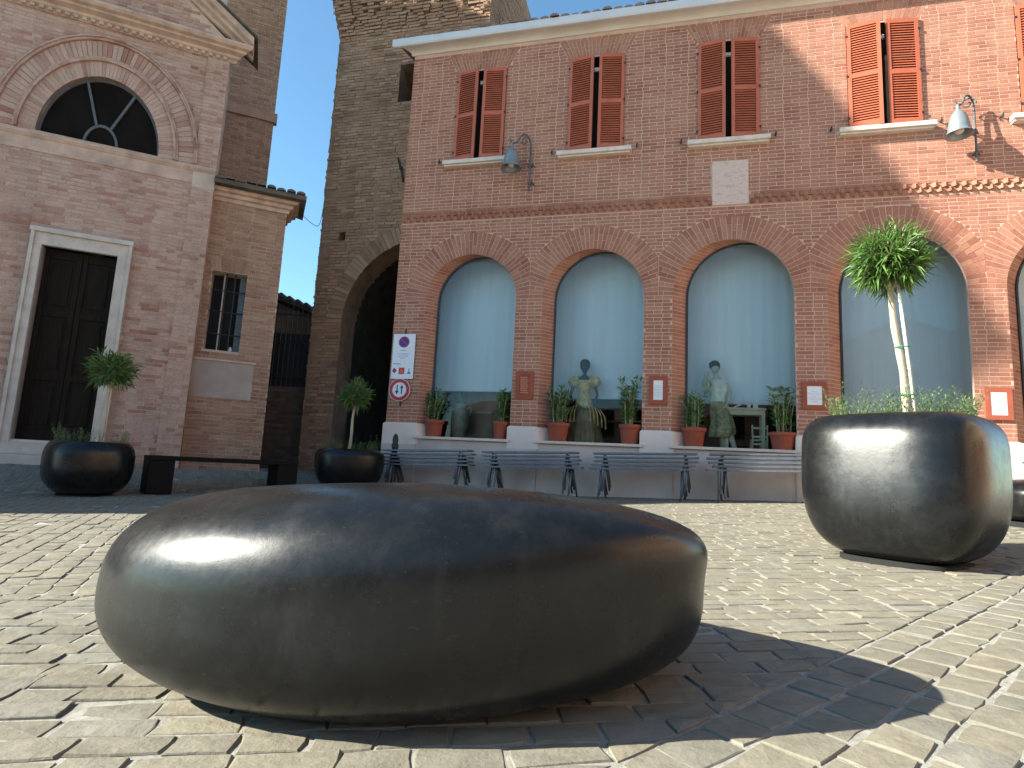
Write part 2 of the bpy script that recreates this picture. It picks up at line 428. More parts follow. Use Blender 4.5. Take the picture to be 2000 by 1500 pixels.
# ------------------------------------------------------------------ pebble shapes
def pebble_pts(a, b, yaw, mexp, zb, hu, pu, pl, sx, sy, nth=96, nf=40, lob=0.0, c3=0, s3=0, c1=0, tz=0, dpx=0, dlx=0, disp=None):
    rings = []
    for i in range(nf+1):
        f = -pi/2+pi*i/nf; ring = []
        for j in range(nth):
            t = 2*pi*j/nth; c, s = cos(t), sin(t)
            p = max(1.7, min(5, (pu+dpx*c) if f > 0 else (pl+dlx*c)))
            k = abs(cos(f))**(2/p); zz = math.copysign(abs(sin(f))**(2/p), f)
            x = math.copysign(abs(c)**(2/mexp), c)*k; y = math.copysign(abs(s)**(2/mexp), s)*k
            q = 1+lob*cos(3*t+.6)+c3*cos(3*t)+s3*sin(3*t)+c1*cos(2*t+.8)
            zq = zb*(1+tz*x)
            z = zq+hu*(1+sx*x+sy*y)*zz if f > 0 else zq+zq*zz
            x *= a*q; y *= b*q
            if disp:
                sf, cf = sin(f), cos(f)
                e = 1+sum(ki*bi for ki, bi in zip(disp, (c*cf, s*cf, c*sf*cf, s*sf*cf, cos(2*t)*cf, sin(2*t)*cf, cos(2*t)*sf*cf, sin(2*t)*sf*cf, c*sf*sf*cf, s*sf*sf*cf)))
                x *= e; y *= e; z = max(zb+(z-zb)*e, 0)
            ring.append((x*cos(yaw)-y*sin(yaw), x*sin(yaw)+y*cos(yaw), z))
        rings.append(ring)
    return rings

def pebble_seat(name, label, loc, a, b, yaw, mexp, zb, hu, pu, pl, sx=0, sy=0, group=None, **kw):
    t = thing(name, label, 'bench', (loc[0], loc[1], g(*loc)), 0, group)
    rg = pebble_pts(a, b, yaw, mexp, zb, hu, pu, pl, sx, sy, nth=144, nf=80, **kw)
    rg = rg[1:-1]
    rg = [[(x, y, z+.003) for x, y, z in r] for r in rg]
    MB().rings(rg).build('seat_body', M['pebble'], t, smooth=True)
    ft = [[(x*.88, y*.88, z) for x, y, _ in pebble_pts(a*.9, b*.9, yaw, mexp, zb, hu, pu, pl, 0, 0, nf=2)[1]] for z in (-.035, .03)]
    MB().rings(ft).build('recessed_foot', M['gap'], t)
    return t
pebble_seat('pebble_bench', 'large dark polished pebble seat in the sunlit foreground', (-.2778, 1.9358), .8681, .6126, -.2293, 2.0147, .2587, .2019, 2.7249, 3.4226, -.1295, -.3458, c3=.051, s3=-.023, c1=.0195, tz=.1152, dpx=.5855, dlx=1.1806,
            disp=(-.0301, -.1191, -.1023, -.0261, -.0619, -.0225, .1302, -.1497, -.0164, -.1376))
pebble_seat('pebble_bench', 'dark pebble seat cut off at the right picture edge behind the tall planter', (5.33, 5.75), .62, .5, .2, 2.3, .25, .19, 3.0, 2.8, group=None)

def leaf(mb, base, d, L, W, droop=.25, side=None):
    d = Vector(d).normalized(); base = Vector(base)
    s_ = d.cross(Vector((0, 0, 1)))
    if s_.length < .05: s_ = Vector((1, 0, 0))
    s_.normalize()
    if side: s_ = (s_*cos(side)+d.cross(s_)*sin(side)).normalized()
    nrm = s_.cross(d).normalized()
    mid = base+d*L*.45; tip = base+d*L-Vector((0, 0, 1))*L*droop
    c = mid-nrm*W*.12
    o = len(mb.v)
    mb.v += [tuple(base), tuple(mid-s_*W*.5+nrm*W*.12), tuple(tip), tuple(mid+s_*W*.5+nrm*W*.12), tuple(c)]
    mb.f += [(o, o+4, o+1), (o+1, o+4, o+2), (o, o+3, o+4), (o+4, o+3, o+2)]

def oleander_crown(rad, zc, nshoot, nleaf, ll, lw, rr, flat=.95):
    mb = MB(); tw_ = MB()
    for i in range(nshoot):
        zf = 1-1.85*(i+.5)/nshoot; a = i*2.39996+rr.uniform(-.3, .3)
        q = sqrt(max(0, 1-zf*zf)); d = Vector((q*cos(a), q*sin(a), zf*flat+.03)).normalized()
        R0 = rad*rr.uniform(.5, 1.06)*(.9+.1*d.z)
        p0 = Vector((0, 0, zc))+d*rad*.08; p1 = Vector((0, 0, zc))+d*R0
        p1.z += .02*rr.random()
        tw_.tube([p0, (p0+p1)/2+Vector((rr.gauss(0, .01), rr.gauss(0, .01), .01)), p1], [.006, .0045, .003], 4, False)
        for k in range(nleaf):
            t = .35+.65*(k+rr.random())/nleaf
            b = p0+(p1-p0)*t
            aa = rr.uniform(0, 2*pi); s1 = d.cross(Vector((.3, .2, 1))).normalized(); s2 = d.cross(s1)
            sp_ = rr.uniform(.35, .95)
            dd = d*rr.uniform(.6, 1.0)+(s1*cos(aa)+s2*sin(aa))*sp_+Vector((0, 0, .06))
            leaf(mb, b, dd, ll*rr.uniform(.7, 1.15), lw*rr.uniform(.8, 1.2), rr.uniform(-.05, .35), rr.uniform(-1.2, 1.2))
    return mb, tw_

def herbs(mb, n, rx, ry, z, rr, hmin, hmax, edge=.55):
    for i in range(n):
        a = rr.uniform(0, 2*pi); k = sqrt(rr.uniform(edge*edge, 1.0))
        x, y = rx*k*cos(a), ry*k*sin(a); H = rr.uniform(hmin, hmax)
        if rr.random() < .08: H *= 1.7
        lean = Vector((cos(a)*rr.uniform(-.1, .7), sin(a)*rr.uniform(-.1, .7), 1)).normalized()
        p = Vector((x, y, z)); m_ = max(4, int(H/.011))
        for k2 in range(m_):
            t = (k2+1)/m_; b = p+lean*H*t; aa = k2*2.4
            dd = Vector((cos(aa)*.8, sin(aa)*.8, .55))+lean*.4
            leaf(mb, b, dd, rr.uniform(.022, .045), .006, .1, rr.uniform(-.6, .6))

def planter(label, loc, a, b, yaw, mexp, zb, hu, pu, pl, trunk_top, crown_r, rr, base_off=(0, 0), nsh=130, nlf=13, ll=.125, lw=.017, stake=False, plant_label=None, shear=(0, 0)):
    z0 = g(*loc)
    t = thing('pebble_planter', label, 'planter', (loc[0], loc[1], z0), 0, 'dark pebble planters on the square')
    rg = pebble_pts(a, b, yaw, mexp, zb, hu, pu, pl, 0, 0, nf=64, lob=.012)
    eq = max(math.hypot(p[0], p[1]) for p in rg[32])
    rg = [r for r in rg[1:] if not (r[0][2] > zb+hu*.5 and max(math.hypot(p[0], p[1]) for p in r) < .82*eq)]
    rg = [[(x+shear[0]*(1-z/(zb+hu)), y+shear[1]*(1-z/(zb+hu)), z) for x, y, z in r] for r in rg]
    top = rg[-1]; H = max(p[2] for p in top)
    for k, dz in ((.97, .004), (.94, 0.0), (.925, -.012), (.92, -.09)):
        rg.append([(p[0]*k, p[1]*k, p[2]+dz) for p in top])
    rg = [[(x, y, z-.013) for x, y, z in r] for r in rg]
    MB().rings(rg, True, False).build('planter_body', M['pebble'], t, smooth=True)
    MB().rings([[(p[0]*.92, p[1]*.92, p[2]-.035) for p in top], [(p[0]*.3, p[1]*.3, p[2]-.02) for p in top]], False, True).build('soil', M['soil'], t)
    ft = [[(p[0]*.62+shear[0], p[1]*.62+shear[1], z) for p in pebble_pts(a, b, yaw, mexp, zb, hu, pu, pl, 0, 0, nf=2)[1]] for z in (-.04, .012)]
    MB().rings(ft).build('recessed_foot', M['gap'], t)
    # the little standard oleander is a plant of its own
    zt = H-.03
    tr = thing('oleander_tree', plant_label, 'tree', (loc[0]+base_off[0], loc[1]+base_off[1], z0+zt), 0, 'standard oleanders in pebble planters')
    hx, hy, hz = trunk_top
    path = catmull([(0, 0, -.05), (hx*.3+.008, hy*.3, hz*.35), (hx*.72-.008, hy*.7, hz*.7), (hx, hy, hz)], 5)
    k = crown_r/.3
    r0 = .029*max(.75, k)
    wood = MB().tube(path, [r0*(1-.25*i/(len(path)-1))*(1+.08*sin(i*2.1)) for i in range(len(path))], 10)
    for a_ in range(5):
        an = a_*1.26; wood.tube([(hx, hy, hz-.03), (hx+.05*cos(an), hy+.05*sin(an), hz+.06), (hx+.11*k*cos(an), hy+.11*k*sin(an), hz+.16*k)], [r0*.6, r0*.42, r0*.25], 6)
    wood.build('trunk', M['bark'], tr, smooth=True)
    cm, tm = oleander_crown(crown_r, hz+crown_r*.62, nsh, nlf, ll, lw, rr)
    sh = lambda q: [(x+hx, y+hy, z) for x, y, z in q]
    cm.v = sh(cm.v); tm.v = sh(tm.v)
    cm.build('crown', M['leaf'], tr); tm.build('twigs', M['bark'], tr)
    if stake:
        MB().tube([(.045, -.03, -.05), (hx+.028, hy-.03, hz+.02)], .0105, 8).build('stake', M['stake'], tr, smooth=True)
        for zt_ in (.18, .50):
            cx, cy = hx*zt_/hz+.02, hy*zt_/hz-.012
            MB().lathe([(.042, -.005), (.047, 0), (.042, .005)], 14, (cx, cy, zt_), False, False).build('plant_tie', M['tie'], tr)
    un = MB(); herbs(un, int(300 if stake else 110), .78*a, .78*b, zt-.03, rr, .07, .19, .75)
    o = un.build('low_herbs', M['herb'], None); o.location = (loc[0], loc[1], z0+.02)
    tag(o, ('rosemary-like green sprigs edging the tall planter' if stake else 'sparse sprigs around the rim of ' + label.split(' with')[0]), 'plant', 'low plants in the planters')
    return t
planter('tall dark pebble planter standing in sunlight at the right', (2.531, 3.802), .487, .512, .63, 3.43, .616, .313, 4.08, 3.19,
        (-.06, .02, .92), .255, random.Random(3), (.06, .02), 150, 19, .125, .0145, True, 'bright green sunlit oleander standard with pale trunk and stake', (-.077, -.104))
planter('dark pebble planter in shade before the church door', (-5.219, 7.44), .504, .465, -.809, 2.9, .416, .317, 3.4, 2.763,
        (.02, 0, .73), .29, random.Random(4), (.1, 0), 100, 11, .135, .02, False, 'shaded oleander standard in front of the church door')
planter('dark pebble planter in deep shade by the tower archway', (-2.588, 9.704), .547, .56, .33, 2.6, .53, .196, 3.04, 2.687,
        (.03, 0, .72), .27, random.Random(5), (-.02, 0), 90, 10, .14, .022, False, 'dim oleander standard in front of the tower arch')

# ------------------------------------------------------------------ masonry tools
UNIT = MB()
UNIT.add([(-.5,0,-.5),(.5,0,-.5),(.5,0,.5),(-.5,0,.5),(-.5,-1,-.5),(.5,-1,-.5),(.5,-1,.5),(-.5,-1,.5)],
         [(4,5,6,7),(0,1,5,4),(1,2,6,5),(2,3,7,6),(3,0,4,7)])

def subtract(iv, cuts):
    for c0_, c1_ in cuts:
        out = []
        for a, b in iv:
            if c1_ <= a or c0_ >= b: out.append((a, b)); continue
            if c0_ > a: out.append((a, c0_))
            if c1_ < b: out.append((c1_, b))
        iv = out
    return iv

def courses(u0, u1, z0, z1, ch, sl, hl, joint, excl, rr, jit=0.0, flemish=True):
    out = []; n = int((z1-z0)/ch)
    for i in range(n):
        za = z0+i*ch; zm = za+ch/2
        iv = subtract([(u0, u1)], excl(zm, ch))
        seq = [sl, hl] if flemish else [sl]
        t = u0-rr.random()*.03-((sl-hl)/2+hl/2+joint*.5 if i % 2 else 0) if flemish else u0-(sl*.5 if i % 2 else 0)-rr.random()*.05
        k = 0
        while t < u1:
            L = seq[k % len(seq)]; k += 1
            if jit: L *= rr.uniform(1-jit, 1+jit)
            a, b = t, t+L; t = b+joint
            for p, q in iv:
                x0, x1 = max(a, p), min(b, q)
                if x1-x0 > .025:
                    zj = rr.gauss(0, jit*.01) if jit else 0
                    out.append((x0, x1, za+joint*.5+zj, za+ch-joint*.5+zj))
    return out

def brick_box(mb, x0, x1, z0, z1, n0, p, slant=0.0):
    mb.add([(x0,n0,z0),(x1,n0,z0),(x1,n0,z1),(x0,n0,z1),(x0,n0-p,z0+slant),(x1,n0-p,z0-slant),(x1,n0-p,z1-slant),(x0,n0-p,z1+slant)],
           [(4,5,6,7),(0,1,5,4),(1,2,6,5),(2,3,7,6),(3,0,4,7)])

def place_bricks(bricks, parent, mat, depth, rr, n_of=None, near=None, single=300, rough=0.0, dvar=.35):
    """the 300 nearest bricks one by one, the rest joined"""
    me = UNIT.mesh('brick', mat)
    if near: bricks = sorted(bricks, key=near)
    rest = MB()
    for i, (a, b, c, d) in enumerate(bricks):
        p = depth*rr.uniform(1-dvar, 1+dvar); n0 = n_of((a+b)/2, (c+d)/2) if n_of else 0.0
        if i < single:
            o = bpy.data.objects.new('brick', me); o.location = ((a+b)/2, n0, (c+d)/2); o.scale = (b-a, p, d-c)
            if rough: o.rotation_euler = (0, rr.gauss(0, rough), 0)
            link(o, parent)
        else: brick_box(rest, a, b, c, d, n0, p, rr.gauss(0, rough)*(b-a)*.5 if rough else 0)
    if rest.v: rest.build('brickwork', mat, parent, kind='stuff')

def slab(name, outline, holes, n0, n1, mat, parent):
    """flat wall in the u-z plane between n0 (front) and n1, with openings"""
    cu = bpy.data.curves.new(name, 'CURVE'); cu.dimensions = '2D'; cu.fill_mode = 'BOTH'; cu.extrude = (n1-n0)/2
    for poly in [outline]+holes:
        s_ = cu.splines.new('POLY'); s_.points.add(len(poly)-1)
        for pt, (a, b) in zip(s_.points, poly): pt.co = (a, b, 0, 1)
        s_.use_cyclic_u = True
    tmp = bpy.data.objects.new('tmp', cu); COL.objects.link(tmp)
    dg = bpy.context.evaluated_depsgraph_get(); dg.update()
    me = bpy.data.meshes.new_from_object(tmp.evaluated_get(dg)); bpy.data.objects.remove(tmp); bpy.data.curves.remove(cu)
    mid = (n0+n1)/2
    for v_ in me.vertices: v_.co = (v_.co.x, mid-v_.co.z, v_.co.y)
    me.materials.clear(); me.materials.append(mat); me.name = name; me.update()
    o = bpy.data.objects.new(name, me); link(o, parent); return o

def arch_outline(c, r, zs, z0, n=24):
    return [(c-r, z0)]+[(c-r*cos(pi*i/n), zs+r*sin(pi*i/n)) for i in range(n+1)]+[(c+r, z0)]

# ------------------------------------------------------------------ the long brick building
B = thing('brick_building', 'long red brick building with arched shop windows and terracotta shutters', 'building', nw*DW, YW)
EDG = [-4.79, -4.20, -2.48, -2.01, -0.27, 0.19, 2.05, 2.52, 4.42, 4.91, 6.80, 7.28]
ARCH = [(EDG[i], EDG[i+1]) for i in range(1, 11, 2)]
CROWN, RING, Z0 = 4.45, .41, 1.05
DU = [.19, .20, .23, .22, .20]; RV = .20
arcs = []
for a, b in ARCH: arcs.append(((a+b)/2, (b-a)/2, 1.285+.0625*36))
WIN = [(-3.83, -2.87), (-1.67, -.68), (.57, 1.56), (2.90, 3.94), (5.26, 6.28)]
WZ0, WZ1 = 6.20, 8.06
UL, UR, ZT = -4.79, 7.28, 8.56
hw = lambda q: [(q[0], WZ0), (q[1], WZ0), (q[1], WZ1), (q[0], WZ1)]
wall = slab('wall', [(UL, .0), (UR, .0), (UR, ZT), (UL, ZT)], [arch_outline(c, r, zs, Z0) for c, r, zs in arcs]+[hw(q) for q in WIN], 0, .05, M['mortar'], B)
SC0, SC1 = 5.07, 5.225       # dog-tooth string course
JH, JS = .34, .17            # flat arches over the windows
def excl_wall(z, ch):
    out = []
    for i, (c, r, zs) in enumerate(arcs):
        if z < zs: out.append((c-r-.004, c+r+.004))
        elif z < zs+r+RING:
            h_ = sqrt((r+RING+.006)**2-(z-zs)**2); out.append((c-h_, c+h_))
    for a, b in WIN:
        if WZ0-.10 < z < WZ0: out.append((a-.17, b+.15))
        elif WZ0 <= z < WZ1+.02: out.append((a-.004, b+.004))
        elif WZ1+.02 <= z < WZ1+JH+.03:
            k = JS*(z-WZ1)/JH; out.append((a-.035-k, b+.035+k))
    if 5.04 < z < 5.84: out.append((.805, 1.385))
    if SC0-.01 < z < SC1+.01: out.append((-99, 99))
    return out
rb = random.Random(21)
bl = courses(UL, UR, 1.285, ZT-.03, .0625, .2415, .1135, .0135, excl_wall, rb)
eye_w = (0-(tw.x*0), -DW, CAM_H)
def near_w(b):
    u, z = (b[0]+b[1])/2, (b[2]+b[3])/2
    return (u*u+DW*DW+(z-CAM_H)**2) - (b[1]-b[0])*60 + (1000 if (u > 5.2 or z < 1.6) else 0)
place_bricks(bl, wall, M['brick'], .0032, rb, None, near_w)
# voussoirs of the arches, clipped where neighbouring rings meet on a pier
vou = MB()
for i, (c, r, zs) in enumerate(arcs):
    nv = 44; lim_l = (EDG[2*i]+EDG[2*i+1])/2 if i else UL; lim_r = (EDG[2*i+2]+EDG[2*i+3])/2
    for k in range(nv):
        a0, a1 = pi*k/nv, pi*(k+1)/nv
        split = r+RING*(.62 if k % 2 else .36)
        for r0, r1 in ((r, split-.004), (split+.004, r+RING)):
            g0 = .0055/((r0+r1)/2)
            P = [(c-q*cos(t), zs+q*sin(t)) for q, t in ((r0, a0+g0), (r0, a1-g0), (r1, a1-g0), (r1, a0+g0))]
            P = clip(clip(P, -1, 0, -(lim_l+.004)), 1, 0, lim_r-.004)
            if len(P) > 2 and parea(P) > .0005:
                V0 = MB().prism(P, -.0034*rb.uniform(.7, 1.4), 0, 'n')
                vou.add(V0.v, V0.f)
vou.build('arch_voussoirs', M['brick'], wall, kind='stuff')
# flat brick arches over the upper windows
ja = MB()
for a, b in WIN:
    nb = 19
    for k in range(nb):
        x0 = a-.04+(b-a+.08)*k/nb; x1 = a-.04+(b-a+.08)*(k+1)/nb
        X0 = a-.04-JS+(b-a+.08+2*JS)*k/nb; X1 = a-.04-JS+(b-a+.08+2*JS)*(k+1)/nb
        f = .62 if k % 2 else .38
        def lerp(t): return (x0+(X0-x0)*t, x1+(X1-x1)*t)
        for t0, t1 in ((.03, f-.015), (f+.015, 1)):
            (p0, p1), (q0, q1) = lerp(t0), lerp(t1)
            P = [(p0+.004, WZ1+JH*t0+.02), (p1-.004, WZ1+JH*t0+.02), (q1-.004, WZ1+JH*t1+.02), (q0+.004, WZ1+JH*t1+.02)]
            V0 = MB().prism(P, -.0034*rb.uniform(.7, 1.4), 0, 'n'); ja.add(V0.v, V0.f)
ja.build('flat_arch_bricks', M['brick'], wall, kind='stuff')
# dog-tooth string course: two staggered rows of bricks set at 45 degrees
tooth = MB(); hz = (SC1-SC0)/2
tooth.prism([(-.066, .03), (.066, .03), (0, -.055)], 0, hz-.006, 'z')
tme = tooth.mesh('tooth_brick', M['brick']); k = 0; teeth = MB()
for row in range(2):
    u = UL+.07+(.067 if row else 0)
    while u < UR:
        if not .80 < u < 1.39:
            if k < 170 and u < 5.3:
                o = bpy.data.objects.new('tooth_brick', tme); o.location = (u, 0, SC0+row*hz+.003); link(o, wall)
            else: teeth.add([(x+u, y, z+SC0+row*hz+.003) for x, y, z in tooth.v], tooth.f)
            k += 1
        u += .134
teeth.build('tooth_bricks', M['brick'], wall, kind='stuff')
MB().box(UL, .80, -.0025, .004, SC0-.022, SC1+.003).build('string_backing', M['brick'], wall)
MB().box(1.39, UR, -.0025, .004, SC0-.022, SC1+.003).build('string_backing', M['brick'], wall)
# plain corbel course above the teeth
cb = MB()
for z_, d_ in ((SC1, .03),):
    u = UL
    while u < UR:
        L = .245; 
        if u+L < .80 or u > 1.38: cb.box(u, min(u+L, UR), -d_*.35, .01, z_+.004, z_+.052)
        u += L+.009
cb.build('corbel_bricks', M['brick'], wall, kind='stuff')

# reveals, panes, blinds of the arches
for i, (c, r, zs) in enumerate(arcs):
    fo = arch_outline(c, r, zs, Z0, 28); du = DU[i]
    rvl = MB(); n = len(fo)
    rvl.v = [(x, .0, z) for x, z in fo]+[(x+du, RV, z) for x, z in fo]
    rvl.f = [(k, k+1, n+k+1, n+k) for k in range(n-1)]
    rv = rvl.build('reveal', M['mortar'], B)
    jb = MB()
    L = sqrt(du*du+RV*RV); ex, ey = du/L, RV/L
    zz = 1.285; k = 0
    while zz < zs+.02:
        cut = .62 if k % 2 else .33
        for s0, s1 in ((0.0, cut-.02), (cut+.01, 1.0)):
            q = .005
            P = [(c-r+ex*L*s0, ey*L*s0), (c-r+ex*L*s1, ey*L*s1), (c-r+ex*L*s1+q, ey*L*s1), (c-r+ex*L*s0+q, ey*L*s0)]
            pr = MB().prism(P, zz+.005, zz+.0575, 'z'); jb.add(pr.v, pr.f)
        zz += .0625; k += 1
    na = 44
    for k in range(na//2+4):
        a0, a1 = pi*k/na+.005, pi*(k+1)/na-.005; q = r-.005
        P = [(c-q*cos(a0), zs+q*sin(a0)), (c-q*cos(a1), zs+q*sin(a1)), (c-(q+.02)*cos(a1), zs+(q+.02)*sin(a1)), (c-(q+.02)*cos(a0), zs+(q+.02)*sin(a0))]
        cut = .6 if k % 2 else .4
        for s0, s1 in ((.01, cut-.02), (cut+.01, 1)):
            m_ = len(jb.v)
            for s_ in (s0, s1): jb.v += [(x+du*s_, RV*s_, z) for x, z in P]
            jb.f += [(m_+4*0+j, m_+(j+1) % 4, m_+4+(j+1) % 4, m_+4+j) for j in range(4)]+[(m_+3, m_+2, m_+1, m_)]
    jb.build('jamb_bricks', M['brick'], rv, kind='stuff')
    po = [(x+du, z) for x, z in fo]
    pane = MB().prism(po, RV+.0, RV+.008, 'n').build('window_pane', M['glass'], B)
    fr = MB()
    for k in range(len(po)-1):
        (x0, z0_), (x1, z1_) = po[k], po[k+1]
        dx, dz = x1-x0, z1_-z0_; l_ = math.hypot(dx, dz)
        if l_ < 1e-4: continue
        nx_, nz_ = dz/l_, -dx/l_
        fr.prism([(x0, z0_), (x1, z1_), (x1+nx_*.028, z1_+nz_*.028), (x0+nx_*.028, z0_+nz_*.028)], RV-.03, RV-.002, 'n')
    fr.build('window_frame', M['iron'], pane)
    bz = [1.985, 1.89, 1.845, 1.62, 1.6][i]
    bln = MB(); N = 40
    for k in range(N+1):
        u = c+c*.085+du*.6-1.16+2.32*k/N; y = .74+.006*sin(k*1.9)+.004*sin(k*.63)
        bln.v += [(u, y, bz), (u, y, 5.2)]
    bln.f = [(2*k, 2*k+2, 2*k+3, 2*k+1) for k in range(N)]
    bln.build('blind', M['blind'], B, smooth=True)
    MB().box(c+c*.085+du*.6-1.14, c+c*.085+du*.6+1.14, .73, .752, bz-.02, bz).build('blind_bar', M['paper'], B)
# room behind the panes
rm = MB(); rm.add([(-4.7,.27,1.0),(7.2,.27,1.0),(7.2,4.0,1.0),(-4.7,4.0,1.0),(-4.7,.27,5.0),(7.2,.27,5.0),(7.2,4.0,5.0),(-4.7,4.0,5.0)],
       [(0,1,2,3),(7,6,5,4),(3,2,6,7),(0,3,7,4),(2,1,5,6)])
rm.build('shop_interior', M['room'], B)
for a, b in zip([UL]+EDG[2::2], EDG[1::2]+[UR]):      # inner faces of the piers, closing the wall behind
    pass
# painted base: low wall, pier plinths, sill slabs
pb = MB().box(UL-.02, UR, -.035, .05, -.1, Z0-.055).build('base_wall', M['plaster_base'], B)
for k in range(6):
    a, b = EDG[2*k], EDG[2*k+1]
    P = MB(); P.v = []
    x0, x1 = a-.03, b+.03; y0 = -.06
    P.add([(x0, y0, .9), (x1, y0, .9), (x1, .02, .9), (x0, .02, .9), (x0, y0, 1.255), (x1, y0, 1.255), (x1, .02, 1.255), (x0, .02, 1.255),
           (x0+.02, y0+.035, 1.285), (x1-.02, y0+.035, 1.285), (x1-.02, .02, 1.285), (x0+.02, .02, 1.285)],
          [(0,1,5,4),(1,2,6,5),(3,0,4,7),(4,5,9,8),(5,6,10,9),(7,4,8,11),(8,9,10,11)])
    du = DU[min(k, 4)]
    P.build('pier_plinth', M['plaster'], B, bevel=.006)
    # return of the plinth into the reveal
    MB().prism([(b+.03, -.06), (b+.042, -.058), (b+du+.03, RV-.02), (b+du-.02, RV-.02), (b-.02, 0), (b-.02, -.04)], .9, 1.27, 'z').build('plinth_return', M['terra_pale'] if 'terra_pale' in M else M['plaster'], B)
    MB().prism([(a-.03, -.0595), (b+.028, -.0595), (b+.028, -.01), (a-.03, -.01)], .0, .9, 'z').build('pier_base', M['plaster_base'], B)
for i, (a, b) in enumerate(ARCH):
    MB().prism([(a-.02, -.10), (b+.02, -.10), (b+.02, -.0), (b+DU[i], RV+.06), (a+DU[i]*.0, RV+.06), (a-.02, 0)], Z0-.045, Z0, 'z').build('window_sill', M['sill'], B, bevel=.004)
# upper windows
def shutter_leaf(width, height, mir):
    fr = MB(); sw = .055; th = .03
    fr.box(0, sw, -th, 0, 0, height); fr.box(width-sw, width, -th, 0, 0, height)
    for z0_, z1_ in ((0, .085), (height*.49-.03, height*.49+.04), (height-.07, height)): fr.box(sw, width-sw, -th+.001, -.001, z0_, z1_)
    sl = MB()
    for za, zb_ in ((.085, height*.49-.03), (height*.49+.04, height-.07)):
        ns = int((zb_-za)/.043); st = (zb_-za)/ns
        for k in range(ns):
            z = za+(k+.5)*st
            sl.add([(sw, -.028, z-.019), (width-sw, -.028, z-.019), (width-sw, -.004, z+.021), (sw, -.004, z+.021),
                    (sw, -.022, z-.022), (width-sw, -.022, z-.022), (width-sw, .002, z+.018), (sw, .002, z+.018)],
                   [(0,1,2,3),(7,6,5,4),(0,4,5,1),(3,2,6,7)])
    if mir:
        for q in (fr, sl): q.v = [(-x, y, z) for x, y, z in q.v]; q.f = [f[::-1] for f in q.f]
    x = -.02 if not mir else .02
    hg = MB().box(min(x, -x*.6), max(x, -x*.6), -th-.008, -th+.004, -.018, .018)
    return fr.mesh('shutter', M['shutter']), sl.mesh('louvre_slats', M['shutter']), hg.mesh('hinge', M['iron'])
rs_ = random.Random(9)
for a, b in WIN:
    W_ = (b-a)/2-.045; H_ = WZ1-WZ0-.03
    for side in (0, 1):
        fm, sm, hm = shutter_leaf(W_, H_, side == 1)
        sh_ = bpy.data.objects.new('shutter', fm); link(sh_, B)
        sh_.location = (a+.004 if side == 0 else b-.004, -.012, WZ0+.015)
        ang = radians(rs_.uniform(9, 12)) if side == 0 else radians(rs_.uniform(5, 8))
        sh_.rotation_euler = (0, 0, -ang if side == 0 else ang)
        o = bpy.data.objects.new('louvre_slats', sm); link(o, sh_); o['kind'] = 'stuff'
        for hz_ in (.18, H_*.5, H_-.2): o = bpy.data.objects.new('hinge', hm); o.location = (0, 0, hz_); link(o, sh_)
        # shutter dog beside the window
        x = (a-.27) if side == 0 else (b+.24)
        dg_ = MB().box(x-.012, x+.012, -.05, 0, WZ0+.02, WZ0+.035)
        dg_.tube([(x, -.045, WZ0-.005), (x, -.055, WZ0+.03), (x+.008, -.05, WZ0+.075)], [.011, .016, .010], 6)
        dg_.build('shutter_dog', M['iron'], B)
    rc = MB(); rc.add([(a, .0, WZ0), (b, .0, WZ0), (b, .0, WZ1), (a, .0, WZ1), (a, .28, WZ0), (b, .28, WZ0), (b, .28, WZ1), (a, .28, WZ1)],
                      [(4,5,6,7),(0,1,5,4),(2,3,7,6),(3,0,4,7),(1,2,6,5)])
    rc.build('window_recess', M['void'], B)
    MB().box((a+b)/2-.06, (a+b)/2+.06, .05, .09, WZ1-.24, WZ1-.18).build('window_bar', M['paper'], B)
    si = MB(); si.box(a-.17, b+.15, -.14, .03, WZ0-.075, WZ0); si.box(a-.15, b+.13, -.10, .02, WZ0-.105, WZ0-.0755)
    si.build('window_sill', M['sill'], B, bevel=.006)
# cornice, gutter, roof
def extr(prof, u0, u1, name, mat, closed=False, smooth=False, mitre=0.0):
    q = MB(); n = len(prof)
    q.v = [(u0+mitre*p[0], p[0], p[1]) for p in prof]+[(u1, p[0], p[1]) for p in prof]
    q.f = [(k, n+k, n+k+1, k+1) for k in range(n-1)]
    if closed: q.f += [(n-1, 2*n-1, n, 0), tuple(range(n)), tuple(range(n, 2*n))[::-1]]
    return q.build(name, mat, B, smooth=smooth, auto=smooth)
cv = [(0, 8.535), (-.03, 8.535), (-.03, 8.565)]+[(-.03-.16*(1-cos(t*pi/2/6)), 8.565+.075*sin(t*pi/2/6)) for t in range(1, 7)]+[(-.215, 8.64), (-.215, 8.66), (.05, 8.70), (.05, 8.535)]
extr(cv, UL-.02, UR+.2, 'cornice', M['cornice'], True, mitre=1.2)
gt = [(-.205, 8.60), (-.245, 8.605), (-.262, 8.63), (-.262, 8.755), (-.25, 8.77), (-.21, 8.77), (-.205, 8.66)]
extr(gt, UL-.02, UR+.2, 'gutter', M['gutter'], True, mitre=1.35)
roof = MB().add([(UL-.30, -.20, 8.765), (UR+.2, -.20, 8.765), (UR+.2, 6, 10.5), (UL-.30, 6, 10.5), (UL-.30, -.20, 8.70), (UR+.2, -.20, 8.70), (UR+.2, 6, 10.4), (UL-.30, 6, 10.4)],
         [(0,1,2,3),(7,6,5,4),(0,4,5,1),(3,2,6,7),(1,5,6,2),(0,3,7,4)]).build('roof', M['tile'], B)
tl = MB(); n_ = 8; sl_ = (10.5-8.765)/6.2
for j in range(2):
    y = -.26+j*.5
    for k in range(n_+1):
        t = pi*k/n_; tl.v.append((.085*cos(t), y, 8.775+(y+.2)*sl_+.055*sin(t)))
